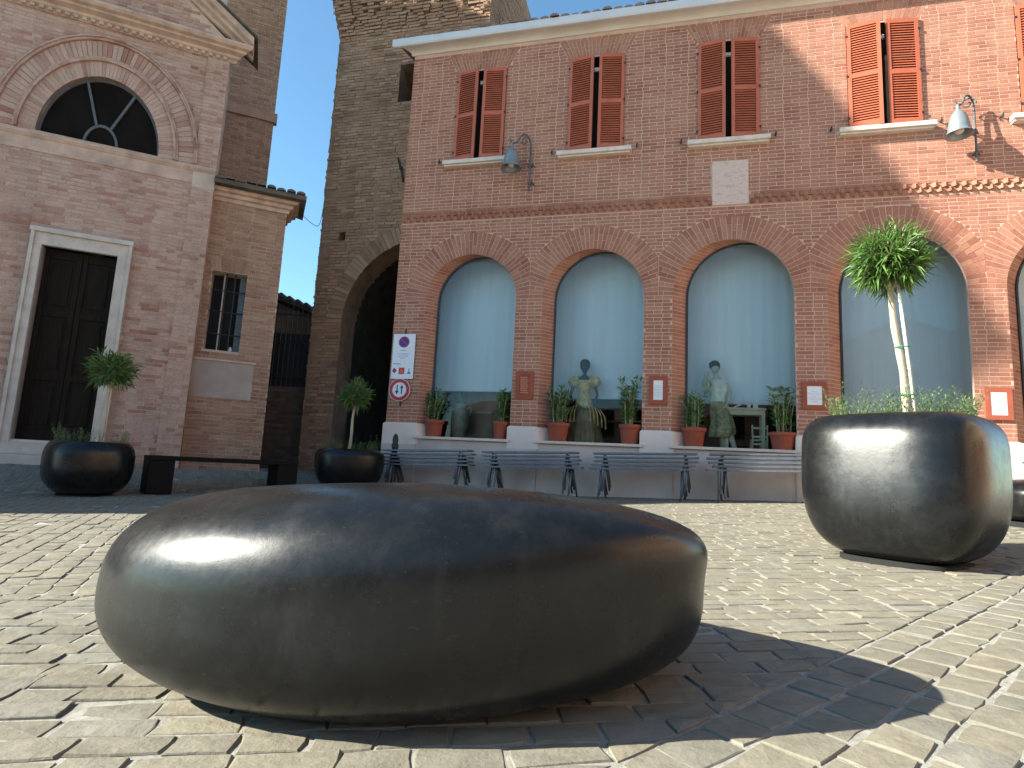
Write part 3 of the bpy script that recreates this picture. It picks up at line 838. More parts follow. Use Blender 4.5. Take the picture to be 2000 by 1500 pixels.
tl.f = [(k, k+1, n_+2+k, n_+1+k) for k in range(n_)]+[tuple(range(n_+1))[::-1]]
tlm = tl.mesh('roof_tile', M['tile'], False)
u = UL-.2; rt_ = random.Random(2)
while u < 5.2:
    o = bpy.data.objects.new('roof_tile', tlm); o.location = (u, rt_.gauss(0, .012), rt_.gauss(0, .004)); link(o, roof); u += .19
for x0, nn in ((UL, 0), (UR, 0)):
    MB().box(min(x0, x0+.05*(1 if x0 < 0 else -1)), max(x0, x0+.05*(1 if x0 < 0 else -1)), .051, 6, 0, 8.7).build('side_wall', M['mortar'], B)

# ------------------------------------------------------------------ wall lamps, plaques and signs
def wall_lamp(u, zoff, label):
    t = thing('wall_lamp', label, 'lamp', WP(u, 0, 5.98+zoff), YW, 'bell lamps on the brick wall')
    br = MB()
    br.tube([(0, -.09, -.48), (0, -.09, .32)], .017, 8)
    br.lathe([(.0, -.02), (.02, -.012), (.024, 0), (.02, .012), (0, .02)], 8, (0, -.09, -.46))
    for z in (.02, -.32):
        br.tube([(0, .0, z), (0, -.09, z)], .016, 8); br.lathe([(.028, -.02), (.03, 0), (.028, .02)], 10, (0, -.09, z))
        br.tube([(0, -.09, z+.012), (.03, -.05, z+.03), (.075, -.012, z-.01)], [.016, .02, .01], 6)
    arc = catmull([(0, -.09, .30), (-.005, -.10, .42), (-.04, -.13, .53), (-.10, -.165, .575), (-.165, -.20, .53), (-.205, -.23, .43), (-.255, -.26, .37), (-.31, -.29, .375), (-.34, -.305, .43)], 5)
    br.tube(arc, [.016]*(len(arc)-8)+[.015, .014, .013, .012, .011, .011, .011, .011], 8)
    sp_ = []
    for k in range(26):
        a = k/25*4.2*pi*.62; r_ = .10*(1-k/29)
        sp_.append((-.10+r_*cos(a-.2), -.165+.3*r_*cos(a-.2)*-1+.02, .45+r_*sin(a-.2)))
    br.tube(sp_, .0095, 6)
    br.build('bracket', M['iron_grey'], t, smooth=True)
    c = (-.30, -.29, -.13)
    MB().lathe([(.016, .50), (.024, .46), (.026, .42), (.034, .395), (.06, .37), (.092, .325), (.118, .255), (.134, .17), (.141, .10), (.148, .075), (.150, .05), (.172, .022), (.184, 0), (.178, .002), (.14, .05), (.10, .22), (.03, .34)], 28, c, True, True).build('lamp_shade', M['lamp_metal'], t, smooth=True)
    MB().lathe([(.0, .02), (.04, .03), (.06, .05), (.065, .07)], 16, c, False, False).build('lamp_glass', M['sill'], t, smooth=True)
wall_lamp(-2.32, .0, 'grey bell lamp on a scrolled bracket in shade, between the two left windows')
wall_lamp(4.60, -.02, 'grey bell lamp in sunlight casting a shadow on the wall at the right')

mp = thing('marble_plaque', 'pink veined marble slab set in the brick wall above the third arch', 'plaque', WP(1.095, 0, 5.06), YW)
MB().box(-.285, .285, -.025, .01, .0, .77).build('slab', M['marble'], mp, bevel=.004)
def framed(u, z0, z1, w_, label, paper):
    t = thing('framed_notice', label, 'notice', WP(u, 0, z0), YW, 'terracotta framed notices on the piers')
    H = z1-z0; f = .07
    fr = MB()
    for q in ((-w_/2, w_/2, 0, f), (-w_/2, w_/2, H-f, H), (-w_/2, -w_/2+f, f, H-f), (w_/2-f, w_/2, f, H-f)): fr.box(q[0], q[1], -.035, .0, q[2], q[3])
    fr.build('frame', M['terracotta'], t)
    if paper:
        MB().box(-w_/2+f-.01, w_/2-f+.01, -.03, -.008, f-.01, H-f+.01).build('paper_sheet', M['paper'], t)
        ln = MB()
        for k in range(7):
            l_ = .05+.03*((k*37) % 3); ln.box(-l_, l_, -.0312, -.03, H*.28+k*H*.06, H*.28+k*H*.06+.008)
        ln.build('faint_lines', simple('pale_ink', (.5, .5, .56), .6, .05), t)
    else:
        MB().box(-w_/2+f-.01, w_/2-f+.01, -.022, -.0, f-.01, H-f+.01).build('panel', M['terracotta'], t)
        ln = MB()
        for k in range(9): ln.box(-.075+.01*(k % 2), .075-.012*(k % 3), -.028, -.0215, f+.035+k*.033, f+.05+k*.033)
        ln.build('raised_lines', simple('worn_terracotta', (.52, .23, .14), .8, .1), t)
framed(-2.25, 1.75, 2.23, .31, 'all terracotta notice with raised lines on the pier left of the gold mannequin', False)
framed(-.02, 1.71, 2.17, .29, 'white sheet in terracotta frame on the pier between the two mannequin windows', True)
framed(2.30, 1.68, 2.11, .35, 'white sheet in terracotta frame beside the tall planter left edge', True)
framed(4.70, 1.59, 2.06, .34, 'white sheet in terracotta frame in sunlight behind the tall planter', True)

sg = thing('parking_sign', 'white rectangular no-parking panel with small text and emblems on the left pier', 'sign', WP(-4.53, -.03, 2.07), YW)
MB().box(-.215, .215, -.018, 0, 0, .83).build('panel', M['sign_white'], sg, bevel=.003)
MB().tube([(.0, .015, -.02), (.0, .015, .93)], .012, 6).build('mounting_rod', M['iron'], sg)
def disc(mb_, cx, cz, r, y0, y1, n=28): mb_.prism([(cx+r*cos(2*pi*k/n), cz+r*sin(2*pi*k/n)) for k in range(n)], y0, y1, 'n')
q = MB(); disc(q, .0, .68, .105, -.0205, -.0182); q.build('red_ring', M['sign_red'], sg)
q = MB(); disc(q, .0, .68, .085, -.0225, -.0205); q.build('blue_disc', M['sign_blue'], sg)
q = MB()
a = radians(-45)
q.prism([(cos(a)*x-sin(a)*y, .68+sin(a)*x+cos(a)*y) for x, y in ((-.088, -.010), (.088, -.010), (.088, .010), (-.088, .010))], -.0240, -.0226, 'n')
q.build('red_stroke', M['sign_red'], sg)
q = MB(); rr_ = random.Random(8)
for z, w0, h_ in ((.52, .05, .014), (.455, .10, .011), (.415, .095, .011), (.375, .055, .011)):
    x = -w0
    while x < w0:
        l_ = rr_.uniform(.008, .022); q.box(x, min(w0, x+l_), -.0192, -.0181, z, z+h_*rr_.uniform(.8, 1.1)); x += l_+.006
x = -.18
while x < -.04: q.box(x, x+.016, -.0192, -.0181, .265, .283); x += .021
q.build('small_text', M['sign_grey'], sg)
q = MB(); q.prism([(-.15, .10), (-.10, .15), (-.15, .20), (-.20, .15)], -.0198, -.0181, 'n'); q.build('red_diamond', M['sign_red'], sg)
q = MB()
for dx, dz in ((-.012, .03), (.012, .005), (-.014, -.02), (.012, -.035)): q.box(-.15+dx-.012, -.15+dx+.012, -.0212, -.0199, .15+dz-.006, .15+dz+.012)
q.build('emblem_mark', M['sign_blue'], sg)
q = MB(); q.box(-.065, .045, -.0198, -.0181, .085, .205); q.build('orange_square', M['sign_red'], sg)
q = MB(); q.prism([(-.045, .10), (.03, .10), (.022, .17), (.0, .15), (-.02, .185), (-.04, .16)], -.0212, -.0199, 'n'); q.build('orange_emblem', M['sign_orange'], sg)
q = MB(); q.prism([(.09, .09), (.17, .09), (.155, .13), (.14, .13), (.145, .19), (.13, .19), (.125, .13), (.11, .115)], -.0198, -.0181, 'n'); q.build('grey_emblem', M['sign_grey'], sg)
rs = thing('round_sign', 'round red-rimmed sign with two black arrows under the white panel', 'sign', WP(-4.555, -.03, 1.87), YW)
q = MB(); disc(q, 0, 0, .205, -.016, 0, 40); q.build('sign_disc', M['sign_white'], rs)
q = MB(); n = 48
for k in range(n):
    t0, t1 = 2*pi*k/n, 2*pi*(k+1)/n
    q.prism([(.196*cos(t0), .196*sin(t0)), (.196*cos(t1), .196*sin(t1)), (.135*cos(t1), .135*sin(t1)), (.135*cos(t0), .135*sin(t0))], -.0185, -.0162, 'n')
q.build('red_rim', M['sign_red'], rs)
q = MB()
q.prism([(.035, -.075), (.055, -.075), (.055, .03), (.08, .03), (.045, .09), (.012, .03), (.035, .03)], -.0185, -.0162, 'n'); q.build('up_arrow', M['sign_black'], rs)
q = MB()
q.prism([(-.035, .085), (-.055, .085), (-.055, -.02), (-.085, -.02), (-.045, -.085), (-.010, -.02), (-.035, -.02)], -.0185, -.0162, 'n'); q.build('down_arrow', M['sign_black'], rs)
MB().tube([(.03, .0, -.30), (.03, .0, -.15)], .012, 6).build('mounting_rod', M['iron'], rs)

# ------------------------------------------------------------------ things on the sills and in the shop windows
def potted(u, n, w_, h_, hplant, seed, label, nst=13):
    rr = random.Random(seed)
    t = thing('flower_pot', label, 'pot', WP(u, n, Z0), YW+rr.uniform(-.2, .2), 'terracotta pots on the window sills')
    r = w_/2
    MB().lathe([(r*.72, 0), (r*.74, .01), (r*.9, h_*.8), (r*.92, h_*.82), (r*1.0, h_*.82), (r*1.02, h_), (r*.93, h_), (r*.90, h_*.9)], 26, (0, 0, 0), True, False).build('pot_body', M['terracotta'], t, auto=True)
    MB().lathe([(r*.91, h_*.9), (.01, h_*.92)], 20, (0, 0, 0), False, True).build('soil', M['soil'], t)
    p = thing('potted_oleander', label.replace('terracotta pot', 'bushy oleander').replace('pot', 'plant'), 'plant', WP(u, n, Z0+h_*.9), YW, 'oleanders in the sill pots')
    st = MB(); lf = MB()
    for k in range(nst):
        a = rr.uniform(0, 2*pi); q = rr.uniform(.05, .6)*r; tp = rr.uniform(.25, 1.25)*r
        top = Vector((tp*cos(a), tp*sin(a)*.8, hplant*rr.uniform(.65, 1.0)))
        pts = catmull([(q*cos(a), q*sin(a), -.01), (q*cos(a)*1.2, q*sin(a)*1.2, top.z*.45), top], 4)
        st.tube(pts, [.0045]*(len(pts)-2)+[.0035, .003], 5)
        for j in range(34):
            f = .22+.78*(j+rr.random())/34; b = pts[min(len(pts)-1, int(f*(len(pts)-1)))]
            aa = rr.uniform(0, 2*pi)
            leaf(lf, b, (cos(aa)*.75, sin(aa)*.75, rr.uniform(.25, 1.1)), rr.uniform(.10, .18), rr.uniform(.016, .024), rr.uniform(0, .45), rr.uniform(-1, 1))
    st.build('stems', M['bark'], p, smooth=True); lf.build('leaves', M['leaf'], p)
potted(-3.90, .10, .36, .30, .60, 31, 'terracotta pot with thin plant nearest the signs, left end of the first sill')
potted(-2.66, .10, .29, .31, .60, 32, 'small terracotta pot at the right end of the first sill')
potted(-1.655, .08, .39, .31, .68, 33, 'terracotta pot left of the gold mannequin', 15)
potted(-.46, .08, .36, .32, .86, 34, 'terracotta pot with tall plant right of the gold mannequin', 17)
potted(.54, .08, .39, .30, .62, 35, 'terracotta pot left of the cream mannequin', 12)
potted(1.86, .08, .40, .27, .80, 36, 'wide terracotta pot near the yellow chair', 17)

def ell(cx, cy, z, rx, ry, n=20, lob=0, ph=0, k=0): return [(cx+rx*(1+lob*cos(k*2*pi*j/n+ph))*cos(2*pi*j/n), cy+ry*(1+lob*cos(k*2*pi*j/n+ph))*sin(2*pi*j/n), z) for j in range(n)]
def loft(mb_, spec, n=20):
    P = catmull([(s[0], s[1], s[2]) for s in spec], 4); Q = catmull([(s[3], s[4], s[5] if len(s) > 5 else 0) for s in spec], 4)
    mb_.rings([ell(p[0], p[1], p[2], q[0], q[1], n, q[2]*.1, .4, 7) for p, q in zip(P, Q)])
def head(mb_, x, y, z, s=1.0, tilt=0):
    loft(mb_, [(x, y, z, .03*s, .032*s), (x, y-.01, z+.03*s, .052*s, .06*s), (x, y-.012, z+.08*s, .066*s, .08*s), (x, y, z+.13*s, .072*s, .088*s), (x, y+.005, z+.18*s, .055*s, .065*s), (x, y+.005, z+.205*s, .012*s, .015*s)], 18)
    mb_.lathe([(.001, .02), (.010*s, 0), (.012*s, -.018*s), (.004*s, -.026*s)], 8, (x, y-.088*s, z+.085*s))
    for sd in (-1, 1):
        mb_.lathe([(.003, -.02*s), (.012*s, -.008*s), (.013*s, .012*s), (.003, .022*s)], 8, (x+sd*.071*s, y+.005, z+.09*s))
        mb_.lathe([(.002, -.008*s), (.012*s, 0), (.002, .008*s)], 8, (x+sd*.028*s, y-.078*s, z+.105*s))
    mb_.lathe([(.002, -.006*s), (.02*s, 0), (.002, .006*s)], 8, (x, y-.074*s, z+.045*s))
def arm(mb_, pts, s=1.0):
    P = catmull(pts, 5); n = len(P)
    mb_.tube(P, [(.036-.017*i/(n-1))*s for i in range(n)], 10)
    h = P[-1]; d = (P[-1]-P[-3]).normalized(); sd = d.cross(Vector((0, 1, 0))).normalized()
    mb_.tube([h, h+d*.035, h+d*.06], [.018*s, .026*s, .022*s], 8)
    for k, l_ in enumerate((.045, .055, .058, .05)):
        b = h+d*.058+sd*(k-1.5)*.012; mb_.tube([b, b+d*l_*.55+Vector((0, -.004, 0)), b+d*l_+Vector((0, -.014, 0))], [.0062, .0058, .004], 6)
    b = h+d*.02+sd*.024; mb_.tube([b, b+d*.02+sd*.016, b+d*.045+sd*.02], [.008, .007, .005], 6)

mn = thing('mannequin', 'mannequin in a gold puff-sleeved gown behind the second arch window', 'mannequin', WP(-1.285, .50, 1.0), YW, 'mannequins in the shop windows')
bd_ = MB()
loft(bd_, [(0, 0, .0, .10, .08), (0, 0, .5, .11, .09), (0, 0, .78, .125, .095), (0, 0, .94, .088, .07), (0, 0, 1.08, .115, .085), (0, 0, 1.18, .135, .075), (0, 0, 1.23, .08, .055), (0, 0, 1.27, .036, .038), (0, 0, 1.33, .034, .036)])
head(bd_, 0, 0, 1.305, .98)
arm(bd_, [(-.13, 0, 1.17), (-.20, -.02, 1.03), (-.235, -.04, .90), (-.20, -.10, .80)]); arm(bd_, [(.13, 0, 1.17), (.20, -.02, 1.03), (.235, -.04, .90), (.20, -.10, .80)])
bd_.build('body', M['skin_dark'], mn, smooth=True)
q = MB(); loft(q, [(0, 0, 1.165, .148, .095), (0, 0, 1.10, .135, .11), (0, 0, .97, .10, .085), (0, 0, .88, .12, .10), (0, 0, .76, .155, .13), (0, 0, .66, .16, .14)]); q.build('bodice', M['gold'], mn, smooth=True)
q = MB(); loft(q, [(0, 0, .70, .165, .14, .2), (0, 0, .60, .20, .17, .5), (0, 0, .45, .25, .18, .8), (0, 0, .25, .30, .20, 1.0), (0, 0, .02, .34, .21, 1.1)], 56); q.build('skirt', M['gold_dark'], mn, smooth=True)
for sd in (-1, 1):
    q = MB(); loft(q, [(sd*.155, 0, 1.04, .05, .05), (sd*.175, 0, 1.07, .085, .085, .6), (sd*.185, 0, 1.14, .105, .10, .8), (sd*.165, 0, 1.215, .085, .085, .6), (sd*.14, 0, 1.25, .03, .03)], 42); q.build('puff_sleeve', M['gold'], mn, smooth=True)
    q = MB()
    for k in range(5):
        x = sd*(.13+.06*k); q.tube(catmull([(x*.8, -.12, .72-.02*k), (x*1.05, -.16, .58-.02*k), (x*1.1, -.17, .42-.03*k)], 4), .012, 6)
    q.build('skirt_ribbons', M['gold'], mn, smooth=True)
q = MB(); loft(q, [(0, .03, 1.36, .06, .06), (0, .025, 1.42, .088, .095), (0, .015, 1.48, .09, .10), (0, .01, 1.53, .06, .07), (0, .01, 1.55, .012, .014)]); q.build('hair', M['hair'], mn, smooth=True)

mn = thing('mannequin', 'mannequin in cream blouse and olive skirt leaning by the small table', 'mannequin', WP(.945, .48, 1.0), YW, 'mannequins in the shop windows')
bd_ = MB()
loft(bd_, [(.10, .02, .0, .05, .06), (.08, .02, .3, .07, .07), (.02, 0, .72, .13, .10), (0, 0, .84, .115, .09), (-.01, 0, .94, .09, .07), (0, 0, 1.08, .12, .085), (.0, 0, 1.17, .135, .075), (-.01, 0, 1.22, .075, .05), (-.03, -.01, 1.27, .036, .038), (-.04, -.015, 1.32, .034, .036)])
head(bd_, -.045, -.02, 1.295, .95)
arm(bd_, [(.13, 0, 1.14), (.19, -.03, 1.0), (.17, -.09, .88), (.12, -.12, .76)]); arm(bd_, [(-.13, 0, 1.14), (-.21, -.05, 1.02), (-.22, -.14, 1.08), (-.20, -.17, 1.20)])
P_ = catmull([(.06, 0, .6), (.17, -.02, .35), (.27, -.04, .03)], 5); bd_.tube(P_, [.07-.035*i/(len(P_)-1) for i in range(len(P_))], 10)
bd_.tube([(.27, -.04, .03), (.30, -.10, .012), (.31, -.16, .01)], [.03, .03, .018], 8)
bd_.build('body', M['skin_pale'], mn, smooth=True)
q = MB(); loft(q, [(0, 0, 1.20, .10, .07, .2), (0, 0, 1.15, .155, .10, .5), (.02, 0, 1.03, .165, .115, .8), (.01, 0, .92, .125, .10, .5), (0, 0, .80, .14, .11, .2)], 42); q.build('blouse', M['cream'], mn, smooth=True)
q = MB(); loft(q, [(.01, 0, .83, .135, .115), (.03, 0, .68, .165, .14, .4), (.06, -.01, .50, .18, .15, .8), (.06, -.02, .33, .20, .16, 1.2), (.03, -.02, .24, .17, .14, 1.4)], 56); q.build('skirt', M['olive'], mn, smooth=True)
q = MB(); loft(q, [(-.045, .0, 1.37, .06, .06), (-.05, -.005, 1.41, .088, .095), (-.055, -.015, 1.47, .088, .10), (-.05, -.01, 1.51, .055, .07), (-.05, -.01, 1.53, .012, .014)]); q.build('hair', M['hair'], mn, smooth=True)
q = MB(); loft(q, [(-.20, -.14, .95, .03, .03), (-.20, -.14, 1.02, .06, .05, .8), (-.19, -.15, 1.12, .075, .05, 1.2), (-.21, -.15, 1.20, .03, .03)], 30); q.build('bouquet', M['olive'], mn)

tb = thing('display_table', 'narrow pale wooden table behind the third arch window', 'table', WP(1.36, .54, 1.0), YW)
MB().box(-.32, .32, -.15, .15, .70, .735).build('tabletop', M['table_wood'], tb, bevel=.004)
MB().box(-.29, .29, -.12, .12, .62, .699).build('apron', M['table_wood'], tb)
for sx in (-1, 1):
    for sy in (-1, 1): MB().box(sx*.28-.024, sx*.28+.024, sy*.11-.024, sy*.11+.024, 0, .698).build('leg', M['table_wood'], tb)
for k, (x, label) in enumerate(((-.1, 'white ornament shaped like a curl on the display table'), (.07, 'white cup next to the curl on the display table'), (.17, 'pale box at the right end of the display table'))):
    t = thing('ornament', label, 'ornament', WP(1.36+x, .48, 1.736), YW)
    q = MB()
    if k == 0: q.tube(catmull([(-.06, 0, .008), (-.02, 0, .03), (.03, 0, .05), (.06, 0, .09), (.03, 0, .13), (0, 0, .10), (-.02, 0, .06)], 5), .011, 8)
    elif k == 1: q.lathe([(.02, 0), (.025, .01), (.04, .08), (.036, .08), (.02, .015)], 16)
    else: q.box(-.035, .035, -.03, .03, 0, .10)
    q.build('ornament_body', M['paper'], t, smooth=(k < 2))
chn = thing('display_chair', 'small yellow ladder-back chair beneath the display table', 'chair', WP(1.59, .44, 1.0), YW)
for sx in (-1, 1):
    MB().tube([(sx*.115, 0, 0), (sx*.11, 0, .25), (sx*.115, .02, .46)], .013, 8).build('back_post', M['table_wood'], chn, smooth=True)
    MB().tube([(sx*.115, .15, 0), (sx*.115, .15, .22)], .013, 8).build('leg', M['table_wood'], chn, smooth=True)
for z in (.15, .27, .41): MB().box(-.11, .11, -.008, .012, z-.015, z+.015).build('back_slat', M['table_wood'], chn)
MB().box(-.13, .13, .0, .17, .205, .225).build('seat', M['table_wood'], chn)
vz = thing('glazed_jar', 'tall olive glazed jar holding a spiky plant behind the first window', 'jar', WP(-3.60, .62, 1.0), YW)
MB().lathe([(.08, 0), (.10, .05), (.145, .25), (.165, .42), (.15, .55), (.10, .64), (.085, .68), (.11, .71), (.09, .71), (.07, .66)], 26).build('jar_body', M['vase'], vz, smooth=True)
q = MB(); q.tube(catmull([(.13, 0, .62), (.2, 0, .66), (.2, 0, .55), (.15, 0, .47)], 5), .012, 6); q.tube(catmull([(-.13, 0, .62), (-.2, 0, .66), (-.2, 0, .55), (-.15, 0, .47)], 5), .012, 6); q.build('handles', M['vase'], vz, smooth=True)
ag = thing('spiky_plant', 'spiky grey-green plant standing in the olive jar', 'plant', WP(-3.60, .62, 1.68), YW)
q = MB(); rr = random.Random(5)
for k in range(34):
    a = k*2.4; leaf(q, (0, 0, 0), (cos(a)*rr.uniform(.2, .8), sin(a)*rr.uniform(.2, .8), 1), rr.uniform(.16, .32), .028, .1, 0)
q.build('leaves', M['herb'], ag)

# ------------------------------------------------------------------ stacks of steel benches along the wall
def bench_proto():
    top = MB().box(-.77, .77, -.16, .16, .443, .47)
    legs = []
    for sx in (-1, 1):
        for sy in (-1, 1):
            q = MB(); q.tube([(sx*.60, sy*.07, .43), (sx*.60+(.045 if sy > 0 else -.04), sy*.21, .0)], .0165, 8)
            legs.append(q.mesh('leg', M['bench_metal'], True))
    cr_ = MB(); cr_.tube([(-.60, -.11, .40), (-.60, .11, .40)], .011, 6); cr_.tube([(.60, -.11, .40), (.60, .11, .40)], .011, 6)
    return top.mesh('bench_top', M['bench_metal']), legs, cr_.mesh('cross_bar', M['bench_metal'], True)
tm_, lm_, cm_ = bench_proto()
order = ['lowest', 'second lowest', 'middle', 'second highest', 'topmost']
where = ['in the stack beside the iron bollard', 'in the stack under the gold mannequin', 'in the stack under the pier between the mannequins', 'in the stack partly hidden by the tall planter']
rr = random.Random(12)
for s_i, uc in enumerate((-3.70, -1.93, -.20, 1.53)):
    for k in range(5):
        p = WP(uc+rr.uniform(-.05, .05), -.50, 0); zg = g(p.x, p.y)
        t = thing('steel_bench', order[k]+' steel bench '+where[s_i], 'bench', (p.x, p.y, zg+k*.058), YW+rr.gauss(0, .008), 'steel benches stacked along the wall')
        t.rotation_euler = (0, -.035, YW+rr.gauss(0, .008))
        o = bpy.data.objects.new('bench_top', tm_); link(o, t)
        for l_ in lm_: o = bpy.data.objects.new('leg', l_); link(o, t)
        o = bpy.data.objects.new('cross_bar', cm_); link(o, t)

bo = thing('bollard', 'black iron bollard at the left corner of the brick building', 'bollard', (-1.92, 10.0, g(-1.92, 10.0)))
MB().lathe([(.09, 0), (.09, .06), (.06, .10), (.05, .14), (.045, .70), (.06, .73), (.06, .77), (.045, .80), (.052, .86), (.04, .92), (.012, .96), (.0, .965)], 16).build('post', M['iron'], bo, smooth=True)

# ------------------------------------------------------------------ old brick tower with archway
T = thing('brick_tower', 'old weathered brick tower with dark archway between church and brick building', 'tower', nw*(DW+1.0), YW)
TL, TR, TZ = -7.16, -3.61, 13.0
tcx, tr_, tzs = -4.70, 1.77, 3.40
TW = (-5.60, -5.12, 8.31, 9.20); TH = (-6.72, -6.56, 5.21, 5.40)
def flare(z): return max(0, z-10.0)*.27
def out_pts():
    L = [(TL, -.1), (TR, -.1), (TR, TZ)]
    L += [(TL-flare(TZ), TZ), (TL, 10.0)]
    return L
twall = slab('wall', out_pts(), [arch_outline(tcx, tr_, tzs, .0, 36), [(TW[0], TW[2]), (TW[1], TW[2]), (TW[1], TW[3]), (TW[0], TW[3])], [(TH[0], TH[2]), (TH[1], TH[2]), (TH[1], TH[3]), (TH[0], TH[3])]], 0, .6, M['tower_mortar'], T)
def excl_t(z, ch):
    o = []
    if z < tzs: o.append((tcx-tr_-.0, tcx+tr_))
    elif z < tzs+tr_+.36:
        h_ = sqrt((tr_+.36)**2-(z-tzs)**2); o.append((tcx-h_, tcx+h_))
    for q in (TW, TH):
        if q[2]-.03 < z < q[3]+.03: o.append((q[0], q[1]))
    if z < 8.6: o.append((-4.2, 99))
    return o
rt = random.Random(31)
tb_ = courses(TL-.85, TR, .0, 12.6, .068, .27, .14, .013, excl_t, rt, .14)
tb_ = [b for b in tb_ if b[0] > TL-flare(b[2])-.005]
def n_t(u, z):
    d = -flare(z)*.5
    if z > 10.0 and (u-TL) % .62 < .34: d -= min(.10, (z-10.0)*.16)
    return d
def near_t(b):
    u, z = (b[0]+b[1])/2, (b[2]+b[3])/2
    return u*u+(DW+1)**2+(z-CAM_H)**2 - (b[1]-b[0])*60 + (1000 if u > -4.9 or z < .9 else 0)
place_bricks(tb_, twall, M['tower_brick'], .010, rt, n_t, near_t, 300, .008, .8)
tv = MB()
for k in range(64):
    a0, a1 = pi*k/64, pi*(k+1)/64
    P = [(tcx-q*cos(t), tzs+q*sin(t)) for q, t in ((tr_+.004, a0+.003), (tr_+.004, a1-.003), (tr_+.35, a1-.003), (tr_+.35, a0+.003))]
    V0 = MB().prism(P, -.016*rt.uniform(.4, 1.5), 0, 'n'); tv.add(V0.v, V0.f)
tv.build('arch_voussoirs', M['tower_brick'], twall, kind='stuff')
# left flank ragged bricks on the silhouette, right flank above the roof
fl = MB(); z = .0; k = 0
while z < 12.6:
    d = .012+.02*rt.random(); x = TL-flare(z)
    y = .0
    while y < .6:
        L = rt.choice((.13, .26)); fl.box(x-d*rt.uniform(.3, 1.2), x+.02, y, min(.6, y+L-.012), z+.007, z+.061); y += L
    z += .068
fl.build('flank_bricks', M['tower_brick'], twall, kind='stuff')
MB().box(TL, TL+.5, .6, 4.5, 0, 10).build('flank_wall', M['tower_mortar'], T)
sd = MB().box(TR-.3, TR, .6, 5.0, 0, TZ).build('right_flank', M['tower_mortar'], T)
q = MB(); z = 8.6; k = 0
red = brick_mat('tower_red_brick', [(.36,.20,.135),(.30,.16,.105),(.40,.24,.16),(.33,.18,.12)], (.34,.22,.15), .5, .95, .6)
while z < 12.6:
    y = -.0-(.13 if k % 2 else 0)
    while y < 5.0:
        L = .26; q.box(TR-.01, TR+.012*rt.uniform(.4, 1.4), max(0, y)+.006, y+L-.006, z+.007, z+.061); y += L
    z += .068; k += 1
q.build('right_flank_bricks', red, sd, kind='stuff')
# vaulted passage
vt = MB(); fo = arch_outline(tcx, tr_, tzs, .0, 30); n = len(fo)
vt.v = [(x, .55, z) for x, z in fo]+[(x, 6.0, z) for x, z in fo]; vt.f = [(k, k+1, n+k+1, n+k) for k in range(n-1)]+[tuple(range(n, 2*n))]
vt.build('passage_vault', simple('shade_toned_vault', (.045,.036,.028), .95, .4, 3.0, .4), T)  # the passage's shade is put into this dark vault colour
MB().add([(TW[0], .6, TW[2]), (TW[1], .6, TW[2]), (TW[1], .6, TW[3]), (TW[0], .6, TW[3])], [(0,1,2,3)]).build('slit_window', M['void'], T)
MB().add([(TH[0], .6, TH[2]), (TH[1], .6, TH[2]), (TH[1], .6, TH[3]), (TH[0], .6, TH[3])], [(0,1,2,3)]).build('putlog_hole', M['void'], T)
q = MB(); q.tube(catmull([(-5.46, -.05, 6.98), (-5.40, -.07, 6.80), (-5.36, -.07, 6.70), (-5.30, -.05, 6.42)], 4), [.02]*13, 8); q.lathe([(.0, -.03), (.04, -.02), (.04, .02), (0, .03)], 8, (-5.37, -.06, 6.73))
q.build('tie_rod_anchor', M['iron'], T, smooth=True)

# ------------------------------------------------------------------ church
CH = thing('brick_church', 'pale brick church front with lunette window, pediment and dark wooden door', 'church', nc*DC, YC)
CU0, CU1, CCU = -4.58, -1.14, -2.855
DR = (-3.35, -2.36, .63, 3.61); FRM = (-3.50, -2.17, 3.855)
LUc, LUr, LUh, LUz = -2.86, .84, 1.16, 5.43
def el_arc(rx, rz, n=36): return [(LUc-rx*cos(pi*i/n), LUz+rz*sin(pi*i/n)) for i in range(n+1)]
cwall = slab('facade_wall', [(CU0, -.1), (CU1, -.1), (CU1, 7.8), (CCU, 9.2), (CU0, 7.8)], [el_arc(LUr, LUh), [(DR[0], .3), (DR[1], .3), (DR[1], DR[3]), (DR[0], DR[3])]], 0, .35, M['church_mortar'], CH)
RG1, RG2 = .22, .58    # widths of inner ring and of the whole archivolt
def excl_c(z, ch):
    o = []
    if z < FRM[2]: o.append((FRM[0], FRM[1]))
    if LUz < z < LUz+LUh+RG2+.1:
        t = (z-LUz)/(LUh+RG2+.1); h_ = (LUr+RG2)*sqrt(max(0, 1-t*t)); o.append((LUc-h_, LUc+h_))
    if 5.09 < z < 5.42: o.append((-99, 99))
    if z > 7.44 and z < 7.75: o.append((-99, 99))
    return o
rc_ = random.Random(41)
cb_ = courses(CU0, CU1, .30, 8.9, .064, .255, .125, .008, excl_c, rc_, .06)
cb_ = [b for b in cb_ if b[3] < 7.75+(1.6 if b[3] < 7.7 else 0) or abs((b[0]+b[1])/2-CCU) < 1.6*(9.15-b[3])/1.4]
def near_c(b):
    u, z = (b[0]+b[1])/2, (b[2]+b[3])/2
    return (u+0)**2+DC**2+(z-CAM_H)**2 - (b[1]-b[0])*60 + (1000 if u < -4.0 or z > 7 else 0)
place_bricks(cb_, cwall, M['church_brick'], .006, rc_, None, near_c, 300, .004, .6)
